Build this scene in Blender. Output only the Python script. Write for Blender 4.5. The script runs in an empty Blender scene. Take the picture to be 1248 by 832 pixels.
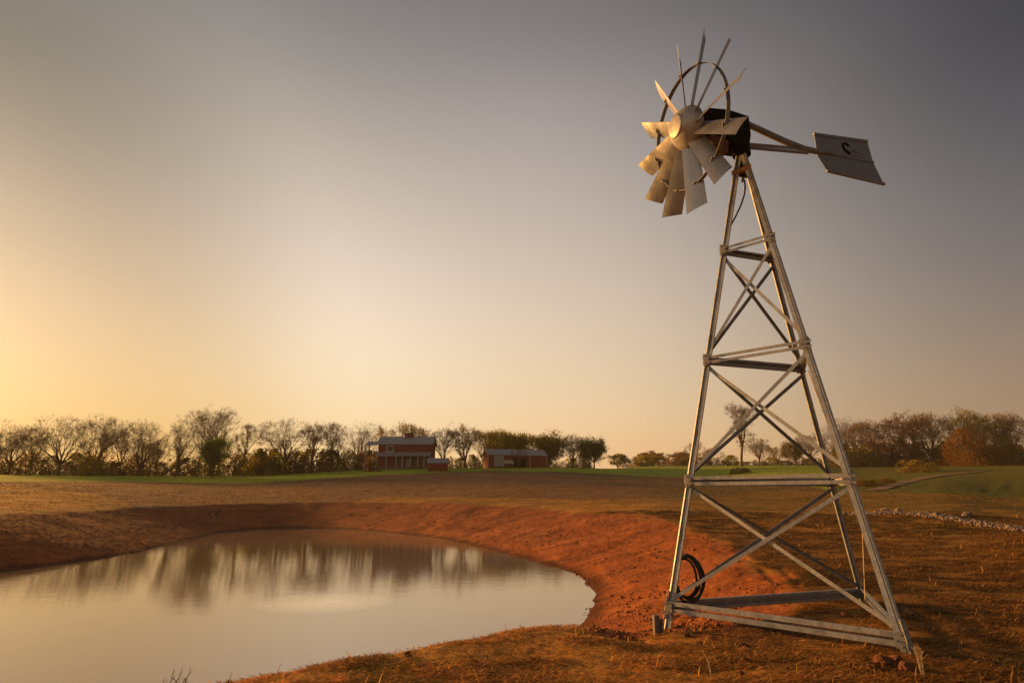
import bpy, math, random
import numpy as np
from mathutils import Vector, Matrix

sc = bpy.context.scene
R = math.radians
# ---------------------------------------------------------------- camera
FPX, HOR, EYE = 724.36, 602.0, 1.462          # focal length in pixels of the 1248 px frame, horizon row, eye height
TH = math.atan((HOR - 416) / FPX)
cd = bpy.data.cameras.new('camera')
cam = bpy.data.objects.new('camera', cd)
sc.collection.objects.link(cam)
cd.sensor_width = 36.0
cd.lens = FPX / 1248 * 36.0
cd.clip_start, cd.clip_end = 0.1, 5000
cam.location = (0, 0, EYE)
cam.rotation_euler = (math.pi / 2 + TH, 0, 0)
sc.camera = cam
sc.render.resolution_x, sc.render.resolution_y = 1024, 682

# ---------------------------------------------------------------- sun and sky
SUN_AZ, SUN_EL, GLOW_AZ = R(-55), R(9.0), R(-68)
SUN = Vector((math.sin(SUN_AZ) * math.cos(SUN_EL), math.cos(SUN_AZ) * math.cos(SUN_EL), math.sin(SUN_EL)))
sl = bpy.data.lights.new('sun', 'SUN')
sl.energy, sl.angle, sl.color = 5.0, R(3.5), (1.0, 0.47, 0.12)
so = bpy.data.objects.new('sun', sl)
sc.collection.objects.link(so)
so.rotation_euler = SUN.to_track_quat('Z', 'Y').to_euler()
so.location = (-40, 15, 20)

world = bpy.data.worlds.new('World')
sc.world = world
world.use_nodes = True
wt = world.node_tree
wt.nodes.clear()
def wn(kind, **kw):
    n = wt.nodes.new(kind)
    for k, v in kw.items(): setattr(n, k, v)
    return n
def wmath(op, a, b=None, clamp=False):
    n = wn('ShaderNodeMath', operation=op, use_clamp=clamp)
    for i, v in enumerate((a, b)):
        if v is None: continue
        if isinstance(v, (int, float)): n.inputs[i].default_value = v
        else: wt.links.new(v, n.inputs[i])
    return n.outputs[0]
tc = wn('ShaderNodeTexCoord')
nrm = wn('ShaderNodeVectorMath', operation='NORMALIZE'); wt.links.new(tc.outputs['Generated'], nrm.inputs[0])
sep = wn('ShaderNodeSeparateXYZ'); wt.links.new(nrm.outputs[0], sep.inputs[0])
dot = wn('ShaderNodeVectorMath', operation='DOT_PRODUCT'); wt.links.new(nrm.outputs[0], dot.inputs[0])
dot.inputs[1].default_value = (math.sin(GLOW_AZ), math.cos(GLOW_AZ), 0)
def ramp(stops):
    n = wn('ShaderNodeValToRGB')
    cr = n.color_ramp; cr.interpolation = 'B_SPLINE'
    while len(cr.elements) < len(stops): cr.elements.new(0.5)
    for e, (p, c) in zip(cr.elements, stops):
        e.position = p; e.color = (*c, 1)
    wt.links.new(sep.outputs['Z'], n.inputs[0])
    return n.outputs[0]
# dusk air: colour by height above the horizon, towards the sun, across it and away from it
toward = ramp([(0.0, (0.792, 0.430, 0.116)), (.06, (0.810, 0.482, 0.155)), (.125, (0.810, 0.529, 0.228)), (.21, (0.738, 0.516, 0.284)), (.31, (0.594, 0.430, 0.284)), (.42, (0.387, 0.318, 0.237)), (.55, (0.153, 0.142, 0.116)), (.75, (0.135, 0.129, 0.120)), (1.0, (0.108, 0.103, 0.107))])
beside = ramp([(0.0, (.98, .58, .22)), (.08, (1.0, .71, .37)), (.18, (1.02, .82, .545)), (.27, (.95, .78, .59)), (.365, (.80, .67, .545)), (.45, (.64, .54, .445)), (.53, (.50, .425, .355)), (.62, (.30, .275, .25)), (.75, (.17, .165, .165)), (1.0, (.12, .12, .125))])
across = ramp([(0.0, (.95, .52, .23)), (.06, (.95, .59, .28)), (.12, (.92, .65, .37)), (.20, (.85, .65, .43)), (.30, (.74, .60, .46)), (.40, (.61, .51, .425)), (.50, (.50, .43, .38)), (.59, (.385, .335, .315)), (.67, (.225, .203, .20)), (.78, (.16, .152, .155)), (1.0, (.12, .12, .13))])
away = ramp([(0.0, (.40, .23, .12)), (.06, (.36, .225, .13)), (.15, (.295, .215, .15)), (.22, (.23, .182, .148)), (.30, (.17, .15, .147)), (.42, (.098, .097, .108)), (.55, (.030, .034, .045)), (.75, (.03, .034, .046)), (1.0, (.06, .065, .075))])
def smooth_between(lo, hi):
    n = wn('ShaderNodeMapRange', interpolation_type='SMOOTHSTEP', clamp=True)
    n.inputs[1].default_value, n.inputs[2].default_value = lo, hi
    wt.links.new(dot.outputs['Value'], n.inputs[0]); return n.outputs[0]
prev = away
for lo, hi, nxt in ((-.42, .34, across), (.24, .66, beside), (.57, .82, toward)):
    m = wn('ShaderNodeMix', data_type='RGBA')
    wt.links.new(smooth_between(lo, hi), m.inputs[0]); wt.links.new(prev, m.inputs[6]); wt.links.new(nxt, m.inputs[7]); prev = m.outputs[2]
bg_air = wn('ShaderNodeBackground'); bg_air.inputs[1].default_value = 0.605
wt.links.new(prev, bg_air.inputs[0])
sky = wn('ShaderNodeTexSky', sky_type='NISHITA', sun_disc=False, sun_elevation=SUN_EL, sun_rotation=SUN_AZ % (2 * math.pi), air_density=1.0, dust_density=4.0)
bg_sky = wn('ShaderNodeBackground'); bg_sky.inputs[1].default_value = 0.05
wt.links.new(sky.outputs[0], bg_sky.inputs[0])
mixs = wn('ShaderNodeMixShader'); mixs.inputs[0].default_value = 0.12
wt.links.new(bg_air.outputs[0], mixs.inputs[1]); wt.links.new(bg_sky.outputs[0], mixs.inputs[2])
wo = wn('ShaderNodeOutputWorld'); wt.links.new(mixs.outputs[0], wo.inputs[0])

vs = sc.view_settings
vs.view_transform = 'Standard'; vs.look = 'None'; vs.exposure = 0.80; vs.gamma = 1.0
sc.cycles.max_bounces = 5
sc.cycles.transparent_max_bounces = 4

# ---------------------------------------------------------------- helpers
def pray(px, py):
    dx = (px - 624) / FPX; dy = (416 - py) / FPX
    return dx, math.cos(TH) - dy * math.sin(TH), math.sin(TH) + dy * math.cos(TH)
def at_z(px, py, z):                 # point of level z seen at a pixel
    a, b, c = pray(px, py); t = (z - EYE) / c
    return a * t, b * t
def at_y(px, py, Y):                 # point at distance Y seen at a pixel
    a, b, c = pray(px, py)
    return np.array((a / b * Y, Y, EYE + c / b * Y))

def mat(name, build):
    m = bpy.data.materials.new(name); m.use_nodes = True
    nt = m.node_tree; bsdf = nt.nodes['Principled BSDF']
    build(nt, bsdf); return m
def node(nt, kind, **kw):
    n = nt.nodes.new(kind)
    for k, v in kw.items(): setattr(n, k, v)
    return n
def coords(nt, scale=(1, 1, 1), space='Object'):
    t = node(nt, 'ShaderNodeTexCoord'); mp = node(nt, 'ShaderNodeMapping')
    mp.inputs['Scale'].default_value = scale
    nt.links.new(t.outputs[space], mp.inputs[0]); return mp.outputs[0]
def noise(nt, vec, scale, detail=4, rough=.6):
    n = node(nt, 'ShaderNodeTexNoise'); n.inputs['Scale'].default_value = scale
    n.inputs['Detail'].default_value = detail; n.inputs['Roughness'].default_value = rough
    nt.links.new(vec, n.inputs['Vector']); return n.outputs['Fac']
def cramp(nt, fac, stops):
    n = node(nt, 'ShaderNodeValToRGB'); cr = n.color_ramp
    while len(cr.elements) < len(stops): cr.elements.new(.5)
    for e, (p, c) in zip(cr.elements, stops):
        e.position = p; e.color = (*c, 1) if len(c) == 3 else c
    nt.links.new(fac, n.inputs[0]); return n.outputs[0]
def mixc(nt, a, b, fac, blend='MIX'):
    n = node(nt, 'ShaderNodeMix', data_type='RGBA', blend_type=blend)
    for i, v in ((0, fac), (6, a), (7, b)):
        if isinstance(v, (int, float)): n.inputs[i].default_value = v
        elif isinstance(v, tuple): n.inputs[i].default_value = (*v, 1)
        else: nt.links.new(v, n.inputs[i])
    return n.outputs[2]
def bump(nt, bsdf, h, strength, dist):
    b = node(nt, 'ShaderNodeBump'); b.inputs['Strength'].default_value = strength
    b.inputs['Distance'].default_value = dist
    nt.links.new(h, b.inputs['Height']); nt.links.new(b.outputs[0], bsdf.inputs['Normal'])

def weathered(name, c1, c2, scale=6, rough=.55, metal=0.0, stretch=(1, 1, 1), bstr=.2, bdist=.004, spec=.4, grain=(.62, 1.25), vary=0.0):
    def b(nt, p):
        v = coords(nt, stretch)
        f = noise(nt, v, scale, 6, .65); g = noise(nt, v, scale * 7, 3, .6)
        col = cramp(nt, f, [(.32, c1), (.68, c2)])
        col = mixc(nt, col, (.5, .5, .5), .0)
        col2 = mixc(nt, col, cramp(nt, g, [(.3, (grain[0],) * 3), (.7, (grain[1],) * 3)]), .7, 'MULTIPLY')
        if vary:
            oi = node(nt, 'ShaderNodeObjectInfo'); mr = node(nt, 'ShaderNodeMapRange'); mr.inputs[3].default_value = 1 - vary; mr.inputs[4].default_value = 1 + vary
            nt.links.new(oi.outputs['Random'], mr.inputs[0]); col2 = mixc(nt, col2, mr.outputs[0], 1.0, 'MULTIPLY')
        nt.links.new(col2, p.inputs['Base Color'])
        r = cramp(nt, f, [(.3, (rough - .12,) * 3), (.7, (min(1, rough + .15),) * 3)])
        nt.links.new(r, p.inputs['Roughness'])
        p.inputs['Metallic'].default_value = metal
        p.inputs['Specular IOR Level'].default_value = spec
        bump(nt, p, g, bstr, bdist)
    return mat(name, b)

def mesh_object(name, verts, faces, material, parent=None, smooth=False, loc=None):
    me = bpy.data.meshes.new(name)
    me.from_pydata([tuple(map(float, v)) for v in verts], [], [tuple(map(int, f)) for f in faces])
    me.update()
    if smooth: me.polygons.foreach_set('use_smooth', [True] * len(me.polygons))
    if material: me.materials.append(material)
    o = bpy.data.objects.new(name, me); sc.collection.objects.link(o)
    if parent: o.parent = parent
    if loc is not None: o.location = loc
    return o
def quick_mesh(name, V, Fq, material=None, smooth=False):      # numpy arrays, all faces of the same size
    me = bpy.data.meshes.new(name)
    V = np.asarray(V, np.float32); Fq = np.asarray(Fq, np.int32); k = Fq.shape[1]
    me.vertices.add(len(V)); me.vertices.foreach_set('co', V.ravel())
    me.loops.add(Fq.size); me.loops.foreach_set('vertex_index', Fq.ravel())
    me.polygons.add(len(Fq)); me.polygons.foreach_set('loop_start', np.arange(0, Fq.size, k, dtype=np.int32))
    me.polygons.foreach_set('loop_total', np.full(len(Fq), k, np.int32))
    if smooth: me.polygons.foreach_set('use_smooth', np.ones(len(Fq), bool))
    me.update(calc_edges=True); me.validate()
    if material: me.materials.append(material)
    return me
def point_colors(me, cols):
    a = me.color_attributes.new('Col', 'FLOAT_COLOR', 'POINT')
    a.data.foreach_set('color', np.c_[cols, np.ones(len(cols))].astype(np.float32).ravel())
def link(name, me, parent=None):
    o = bpy.data.objects.new(name, me); sc.collection.objects.link(o)
    if parent: o.parent = parent
    return o
def tag(o, label=None, cat=None, group=None, kind=None):
    if label: o['label'] = label
    if cat: o['category'] = cat
    if group: o['group'] = group
    if kind: o['kind'] = kind
    return o
def empty(name, loc, rz=0, label=None, cat=None, group=None):
    o = bpy.data.objects.new(name, None); sc.collection.objects.link(o)
    o.location = tuple(map(float, loc)); o.rotation_euler = (0, 0, rz); o.empty_display_size = .3
    return tag(o, label, cat, group)

class MB:
    def __init__(s): s.v, s.f = [], []
    def add(s, verts, faces):
        n = len(s.v); s.v += [np.asarray(q, float) for q in verts]; s.f += [tuple(i + n for i in f) for f in faces]; return s
    def box(s, lo, hi):
        x0, y0, z0 = lo; x1, y1, z1 = hi
        return s.add([(x0, y0, z0), (x1, y0, z0), (x1, y1, z0), (x0, y1, z0), (x0, y0, z1), (x1, y0, z1), (x1, y1, z1), (x0, y1, z1)],
                     [(0, 3, 2, 1), (4, 5, 6, 7), (0, 1, 5, 4), (1, 2, 6, 5), (2, 3, 7, 6), (3, 0, 4, 7)])
    def extrude(s, prof, p, q, side, up):      # 2D profile (side, up) swept from p to q
        p, q, side, up = (np.asarray(t, float) for t in (p, q, side, up))
        n = len(prof)
        V = [e + side * a + up * b for e in (p, q) for a, b in prof]
        Fc = [(i, (i + 1) % n, n + (i + 1) % n, n + i) for i in range(n)] + [tuple(range(n - 1, -1, -1)), tuple(range(n, 2 * n))]
        return s.add(V, Fc)
    def bar(s, p, q, w, h, up=(0, 0, 1)):
        p, q = np.asarray(p, float), np.asarray(q, float)
        d = (q - p) / np.linalg.norm(q - p); up = np.asarray(up, float)
        sd = np.cross(d, up); sd /= np.linalg.norm(sd); u = np.cross(sd, d)
        w, h = w / 2, h / 2
        return s.extrude([(-w, -h), (w, -h), (w, h), (-w, h)], p, q, sd, u)
    def tube(s, pts, r, n=8, cap=True):
        pts = [np.asarray(t, float) for t in pts]; m = len(pts)
        rr = r if hasattr(r, '__len__') else [r] * m
        V = []; ref = np.array((.3, .2, .93))
        for i, c in enumerate(pts):
            d = pts[min(i + 1, m - 1)] - pts[max(i - 1, 0)]; d /= np.linalg.norm(d)
            a = np.cross(d, ref)
            if np.linalg.norm(a) < 1e-3: a = np.cross(d, (1, 0, 0))
            a /= np.linalg.norm(a); b = np.cross(d, a)
            ref = b if False else ref
            V += [c + rr[i] * (math.cos(t) * a + math.sin(t) * b) for t in np.linspace(0, 2 * math.pi, n, endpoint=False)]
        Fc = [(i * n + j, i * n + (j + 1) % n, (i + 1) * n + (j + 1) % n, (i + 1) * n + j) for i in range(m - 1) for j in range(n)]
        if cap: Fc += [tuple(range(n - 1, -1, -1)), tuple(range((m - 1) * n, m * n))]
        return s.add(V, Fc)
    def build(s, name, material, parent=None, smooth=False, bevel=0):
        o = mesh_object(name, s.v, s.f, material, parent, smooth)
        if bevel:
            b = o.modifiers.new('bevel', 'BEVEL'); b.width = bevel; b.segments = 2; b.limit_method = 'ANGLE'
        return o

rng = np.random.default_rng(11)
# value noise in numpy for the lie of the land and its colours
_tab = np.random.default_rng(5).random((256, 256))
def vnoise(x, y):
    xi, yi = np.floor(x).astype(int), np.floor(y).astype(int); fx, fy = x - xi, y - yi
    fx, fy = fx * fx * (3 - 2 * fx), fy * fy * (3 - 2 * fy)
    g = lambda i, j: _tab[(xi + i) % 256, (yi + j) % 256]
    return (g(0, 0) * (1 - fx) + g(1, 0) * fx) * (1 - fy) + (g(0, 1) * (1 - fx) + g(1, 1) * fx) * fy
def fbm(x, y, o=4):
    s = 0; a = .5; t = 0
    for k in range(o):
        s = s + a * vnoise(x * 2 ** k + 17.3 * k, y * 2 ** k + 5.1 * k); t += a; a *= .5
    return s / t

# ---------------------------------------------------------------- the lie of the land
WATER_Z = -1.0
SHORE_PX = [(-10, 699), (0, 697), (100, 684), (168, 673), (260, 650), (300, 645), (350, 643), (420, 644), (487, 650), (541, 656), (611, 673),
            (682, 693), (710, 706), (722, 721), (718, 737), (710, 753), (695, 767), (684, 774)]
SHORE = [at_z(*p, WATER_Z) for p in SHORE_PX] + [(.30, 10.6), (-.6, 10.0), (-2.0, 9.1), (-3.75, 7.85), (-6.3, 6.6), (-9.0, 5.1), (-14, 3.5), (-21, 3), (-27, 8), (-27, 15), (-22, 19)]
def smooth_closed(P, it=2):
    P = np.array(P, float)
    for _ in range(it):
        Q = np.roll(P, -1, 0); P = np.stack([.75 * P + .25 * Q, .25 * P + .75 * Q], 1).reshape(-1, 2)
    return P
SH = smooth_closed(SHORE, 2)
def shore_distance(x, y):            # metres outside the water's edge, negative over the water
    sh = x.shape; x, y = x.ravel(), y.ravel()
    best = np.full(x.shape, 1e9); inside = np.zeros(x.shape, bool)
    for a, b in zip(SH, np.roll(SH, -1, 0)):
        d = b - a; L = d @ d
        t = np.clip(((x - a[0]) * d[0] + (y - a[1]) * d[1]) / L, 0, 1)
        best = np.minimum(best, (x - a[0] - t * d[0]) ** 2 + (y - a[1] - t * d[1]) ** 2)
        if a[1] != b[1]:
            c = (a[1] > y) != (b[1] > y)
            inside ^= c & (x < (b[0] - a[0]) * (y - a[1]) / (b[1] - a[1]) + a[0])
    r = np.sqrt(best); r[inside] *= -1
    return r.reshape(sh)
# columns of the slope: (bearing pixel, [(distance, row where that ground shows)], end of dry grass, end of brown field)
COLS = [(0, [(25, 635), (40, 612), (70, 592), (100, 586), (150, 578)], 70, 96),
        (150, [(38, 625), (52, 607), (82, 593), (120, 586.5), (150, 579)], 50, 114),
        (230, [(46, 619), (60, 606), (86, 594), (115, 588.5), (150, 579)], 8, 113),
        (300, [(52, 614), (64, 606), (90, 595), (112, 590), (150, 579)], 5, 112),
        (450, [(54, 612), (66, 605), (90, 592), (120, 580), (150, 571)], 63, 122),
        (600, [(30, 633), (44, 617), (58, 607), (82, 592), (110, 580), (130, 573.5), (155, 569)], 58, 131),
        (700, [(24, 640), (36, 622), (52, 609), (80, 593), (110, 582), (128, 575.5), (150, 568.5)], 52, 128),
        (800, [(14, 0), (28, 630), (48, 609), (80, 594), (118, 581), (135, 577), (200, 567)], 49, 118),
        (870, [(14, 0), (22, 650), (35, 620), (50, 606), (80, 593), (110, 583), (200, 567)], 50, 108),
        (950, [(14, 0), (20, 655), (35, 620), (50, 605), (62, 598), (90, 583), (200, 567)], 64, 76),
        (1050, [(14, 0), (20, 655), (35, 618), (50, 600), (60, 598), (100, 578), (180, 567)], 53, 53),
        (1150, [(12, 0), (17, 665), (25, 632), (35, 610), (43, 601), (55, 599), (95, 575), (130, 567)], 44, 44),
        (1248, [(10, 0), (14, 670), (25, 635), (35, 616), (43, 608.5), (55, 604), (95, 571), (130, 566)], 44, 44)]
RG = np.geomspace(.5, 900, 420)
AZG = np.linspace(-math.pi, math.pi, 721)
def build_tables():
    az, prof, oe, be = [], [], [], []
    for px, pts, o, b in COLS:
        bear = math.atan(pray(px, 600)[0] / pray(px, 600)[1])
        rr, zz = [.5, 6], [0, 0]
        for Y, py in pts:
            if py == 0: z = 0.0
            else: z = at_y(px, py, Y)[2]
            rr.append(Y / math.cos(bear)); zz.append(z)
        zl = zz[-1]; rr += [rr[-1] * 1.5, 900]; zz += [zl + .8, zl + 1.5]
        p = np.interp(np.log(RG), np.log(rr), zz)
        k = np.exp(-np.linspace(-2, 2, 15) ** 2); k /= k.sum()
        p = np.convolve(np.pad(p, 7, 'edge'), k, 'valid')
        az.append(bear); prof.append(p); oe.append(o / math.cos(bear)); be.append(b / math.cos(bear))
    az, prof = np.array(az), np.array(prof)
    flat = np.interp(np.log(RG), np.log([.5, 20, 60, 150, 900]), [0, 0, 1.0, 3.0, 4.0])
    A = np.concatenate([[-math.pi, -2.0], [az[0] - .5], az, [az[-1] + .5], [2.0, math.pi]])
    P = np.vstack([flat, flat, prof[0], prof, prof[-1], flat, flat])
    T = np.array([np.interp(AZG, A, P[:, i]) for i in range(len(RG))]).T
    k = np.exp(-np.linspace(-2, 2, 9) ** 2); k /= k.sum()
    for i in range(T.shape[1]): T[:, i] = np.convolve(np.pad(T[:, i], 4, 'wrap'), k, 'valid')
    E1 = np.interp(AZG, A[2:-2], np.r_[oe[0], oe, oe[-1]]); E2 = np.interp(AZG, A[2:-2], np.r_[be[0], be, be[-1]])
    return T, np.convolve(np.pad(E1, 4, 'edge'), k, 'valid'), np.convolve(np.pad(E2, 4, 'edge'), k, 'valid')
TAB, DRY_END, BROWN_END = build_tables()
def base_height(x, y):
    r = np.clip(np.hypot(x, y), .5, 899); az = np.arctan2(x, y)
    fi = np.interp(np.log(r), np.log(RG), np.arange(len(RG))); ai = (az + math.pi) / (2 * math.pi) * 720
    i0 = np.clip(fi.astype(int), 0, len(RG) - 2); a0 = np.clip(ai.astype(int), 0, 719); f, a = fi - i0, ai - a0
    return (TAB[a0, i0] * (1 - f) + TAB[a0, i0 + 1] * f) * (1 - a) + (TAB[a0 + 1, i0] * (1 - f) + TAB[a0 + 1, i0 + 1] * f) * a
def ground_all(x, y):                # height and how far below the old ground the pond bank is cut
    x, y = np.asarray(x, float), np.asarray(y, float)
    b = base_height(x, y); sd = shore_distance(x, y)
    r = np.hypot(x, y)
    b = b + (fbm(x * 1.3, y * 1.3) - .5) * np.clip(.05 + r * .001, 0, .12) + (fbm(x * 6, y * 6, 3) - .5) * .03 * np.clip(1 - r / 40, 0, 1)
    s = np.interp(y, [14, 20, 26], [.255, .23, .21]) + .08 * np.clip((1.4 - x) / 1.0, 0, 1) * np.clip((13 - y) / 2, 0, 1)
    wob = (fbm(x * .5 + 9, y * .5, 3) - .5) * .5 * np.clip((x + 13) / 8, .25, 1) * np.clip(sd, 0, 3) / 3 * 2
    c = np.where(sd > 0, WATER_Z + s * (sd + wob), WATER_Z + np.maximum(.3 * sd, -1.4))
    calm = np.clip((x + 13) / 8, .12, 1)
    ledge = calm * np.clip((fbm(x * .7 + 3, y * .7 + 8, 2) - .35) * 3, 0, 1)
    c = c + (.05 / (1 + np.exp(-(sd - .75 - 1.2 * (fbm(x * .4, y * .4 + 30, 3) - .5)) / .05)) - .03) * ledge * (sd > 0)
    for q in (2.2, 2.55, 3.6, 3.95): c = c - .035 * calm * np.exp(-((sd + .5 * (fbm(x * .3 + 60, y * .3, 2) - .5) - q) / .09) ** 2) * np.clip((fbm(x * .5 + 20, y * .5 + q, 2) - .42) * 5, 0, 1)
    c = c + (fbm(x * .8 + 40, y * .8, 3) - .5) * .10 * calm * np.clip(sd / 2, 0, 1) + (fbm(x * 1.5, y * 1.5 + 77, 3) - .5) * .06 * np.clip(1 - np.abs(sd) / 1.2, 0, 1)
    c = c + (fbm(x * 2.2 + 40, y * 2.2, 4) - .5) * .045 * calm * np.clip(sd, 0, 1) + (fbm(x * 9, y * 9, 2) - .5) * .035 * np.clip(sd, 0, 1)
    k = .07                          # soft lip where the cut meets the grass
    h = np.clip(.5 + .5 * (b - c) / k, 0, 1)
    z = b * (1 - h) + c * h - k * h * (1 - h)
    return z, b - c, sd
def ground_z(x, y): return float(ground_all(np.array([x]), np.array([y]))[0][0])

# region colours of the land, with painted light on the near turf
def lip(x, y): return .42 * np.clip((1.0 - x) / .8, 0, 1) * np.clip((12 - y) / 1.5, 0, 1)
def ground_colors(x, y, cut, sd):
    cut = cut - lip(x, y)
    r = np.hypot(x, y); az = np.arctan2(x, y)
    e1 = np.interp(az, AZG, DRY_END); e2 = np.interp(az, AZG, BROWN_END)
    n1 = fbm(x * .35, y * .35); n2 = fbm(x * 1.7 + 3, y * 1.7); n3 = fbm(x * .09 + 7, y * .09); n4 = fbm(x * 7, y * 7, 3)
    st = lambda v, w: np.clip(v / w + .5, 0, 1)[..., None]
    C = lambda *c: np.array(c)
    dry = C(.375, .188, .032) * (.72 + .56 * n2[..., None])
    dry = dry * (1 - .5 * st(n1 - .54, .14)) + C(.135, .085, .018) * .5 * st(n1 - .54, .14)
    stripes = np.sin(y * 2.4 + 5 * n1 + x * .12)[..., None]
    dry = dry * (1 + .12 * stripes * np.clip((r - 12) / 20, 0, 1)[..., None])
    dry = dry * (1 - .42 * np.clip((x - 2) / 5, 0, 1) * np.clip(1 - (r - 16) / 14, 0, 1))[..., None]      # near turf darkened to the right: light falloff put into the colour
    dry = dry * (1 + .28 * np.clip((2.5 - x) / 2, 0, 1) * np.clip(1 - (r - 8) / 4, 0, 1))[..., None]  # near left lightened: sunlit tone painted into the grass colour
    near = np.clip(1 - (r - 9) / 14, 0, 1)[..., None]
    soil = C(.135, .042, .016)
    dry = dry * (1 - .35 * near * st(n2 - .52, .2)) + soil * .35 * near * st(n2 - .52, .2)
    brown = C(.185, .100, .042) * (.8 + .4 * n2[..., None]) * (.85 + .3 * n3[..., None])
    green = C(.27, .33, .012) * (.65 + .7 * n3[..., None]) * (.85 + .3 * n2[..., None])
    gmound = C(.115, .115, .012) * (.9 + .2 * n3[..., None])
    green = np.where((az > .48)[..., None], gmound, green)
    w1 = st(r - e1 * (1 + .10 * (n1 - .5)), 3.0 + 0 * r); w2 = st(r - e2 * (1 + .03 * (n1 - .5)), 2.5)
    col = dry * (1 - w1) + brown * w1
    col = col * (1 - w2) + green * w2
    # green tint in the mown grass on the right behind the gravel
    gp = st(n3 - .44, .2) * np.clip((x - 9) / 6, 0, 1)[..., None] * np.clip((r - 14) / 6, 0, 1)[..., None] * (1 - w2)
    col = col * (1 - .55 * gp) + C(.10, .085, .016) * .55 * gp
    red = C(.295, .085, .018) * (.72 + .56 * n2[..., None]) * (.85 + .3 * n4[..., None])
    far = np.clip((y - 24) / 18, 0, 1)[..., None]
    red = red * (1 - far * .35) + C(.17, .058, .020) * far * .35
    n5 = fbm(x * .6 + 90, y * .6 + 11, 4)[..., None]
    red = red * (.72 + .56 * n5) * (1 - .25 * st(n4 - .62, .1)) + C(.30, .16, .07) * .10 * st(n5[..., 0] - .60, .12)
    wetm = np.clip(1 - (sd - .25 + (n2 - .5) * .5) / .35, 0, 1)[..., None]
    red = red * (1 - .6 * wetm)
    wr = st(cut + (n2 - .5) * .22 + (n1 - .5) * .2 - .03, .10)
    col = col * (1 - wr) + red * wr
    for (cx, cy, rad) in ((2.35, 7.15, .95), (3.9, 5.9, .6), (4.95, 8.75, .6), (5.9, 6.3, .45)):   # turned soil round the feet
        d = np.hypot((x - cx) * .8, (y - cy) * 1.5)
        w = np.clip(1.3 - d / rad + (n2 - .5) * 2.4, 0, 1)[..., None] * .85
        col = col * (1 - w) + C(.085, .026, .011) * (.6 + .8 * n4[..., None]) * w
    return col

# polar sheet about the viewpoint: fine near, coarse far, out to the horizon
def land_sheet():
    az = np.r_[np.linspace(-R(52), R(52), 760), np.linspace(R(52), R(308), 130)[1:-1]]
    r = np.r_[0.02, np.geomspace(1.2, 60, 400), np.geomspace(60, 3000, 150)[1:]]
    A, RR = np.meshgrid(az, r, indexing='ij'); x, y = np.sin(A) * RR, np.cos(A) * RR
    z, cut, sd = ground_all(x, y)
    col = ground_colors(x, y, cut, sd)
    n, m = x.shape; idx = np.arange(n * m).reshape(n, m); nx = np.roll(idx, -1, 0)
    Fq = np.stack([idx[:, :-1], idx[:, 1:], nx[:, 1:], nx[:, :-1]], -1).reshape(-1, 4)
    me = quick_mesh('ground', np.stack([x, y, z], -1).reshape(-1, 3), Fq, None, True)
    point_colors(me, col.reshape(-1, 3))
    return me
def ground_mat(nt, p):
    a = node(nt, 'ShaderNodeAttribute', attribute_name='Col')
    v = coords(nt, (1, 1, 1)); vs_ = coords(nt, (1, 2.2, 1))
    f1 = noise(nt, v, 26, 5, .7); f2 = noise(nt, vs_, 5, 5, .65); f3 = noise(nt, coords(nt, (.35, 1.6, 1)), 1.3, 4, .6)
    c = mixc(nt, a.outputs['Color'], cramp(nt, f1, [(.3, (.5, .5, .5)), (.7, (1.5, 1.5, 1.5))]), .8, 'MULTIPLY')
    c = mixc(nt, c, cramp(nt, f2, [(.3, (.65, .62, .6)), (.7, (1.35, 1.36, 1.4))]), .8, 'MULTIPLY')
    c = mixc(nt, c, cramp(nt, f3, [(.35, (.75, .75, .72)), (.65, (1.25, 1.25, 1.28))]), .7, 'MULTIPLY')
    nt.links.new(c, p.inputs['Base Color'])
    p.inputs['Roughness'].default_value = .95; p.inputs['Specular IOR Level'].default_value = .12
    h = node(nt, 'ShaderNodeMath', operation='ADD'); nt.links.new(f1, h.inputs[0]); nt.links.new(f2, h.inputs[1])
    bump(nt, p, h.outputs[0], .55, .05)
gm = mat('ground', ground_mat)
gme = land_sheet(); gme.materials.append(gm)
tag(link('ground', gme), kind='structure')

# pond water
def water_mat(nt, p):
    p.inputs['Base Color'].default_value = (.26, .185, .11, 1)
    p.inputs['Roughness'].default_value = .018
    p.inputs['IOR'].default_value = 2.25
    # froth where the windmill's air line bubbles up
    t = node(nt, 'ShaderNodeTexCoord'); mp = node(nt, 'ShaderNodeMapping'); mp.inputs['Location'].default_value = (-PATCH[0] / 1.7, -PATCH[1] / 1.5, 0); mp.inputs['Scale'].default_value = (1 / 1.7, 1 / 1.5, 0)
    nt.links.new(t.outputs['Object'], mp.inputs[0]); g = node(nt, 'ShaderNodeTexGradient', gradient_type='SPHERICAL'); nt.links.new(mp.outputs[0], g.inputs[0])
    fr = noise(nt, coords(nt, (1, 1, 1)), 6, 4, .6); mu = node(nt, 'ShaderNodeMath', operation='MULTIPLY'); pw = node(nt, 'ShaderNodeMath', operation='POWER'); pw.inputs[1].default_value = .8; nt.links.new(g.outputs['Fac'], pw.inputs[0]); nt.links.new(pw.outputs[0], mu.inputs[0]); nt.links.new(cramp(nt, fr, [(.3, (.7, .7, .7)), (.7, (1, 1, 1))]), mu.inputs[1])
    nt.links.new(mixc(nt, (.26, .185, .11), (.92, .86, .76), mu.outputs[0]), p.inputs['Base Color'])
    v = coords(nt, (.55, 1.5, 1)); a = noise(nt, v, 2.6, 3, .55); b = noise(nt, coords(nt, (.8, 2.2, 1)), 9, 2, .5)
    m = node(nt, 'ShaderNodeMath', operation='MULTIPLY_ADD'); m.inputs[1].default_value = .55
    nt.links.new(b, m.inputs[0]); nt.links.new(a, m.inputs[2])
    bump(nt, p, m.outputs[0], .10, .013)
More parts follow.
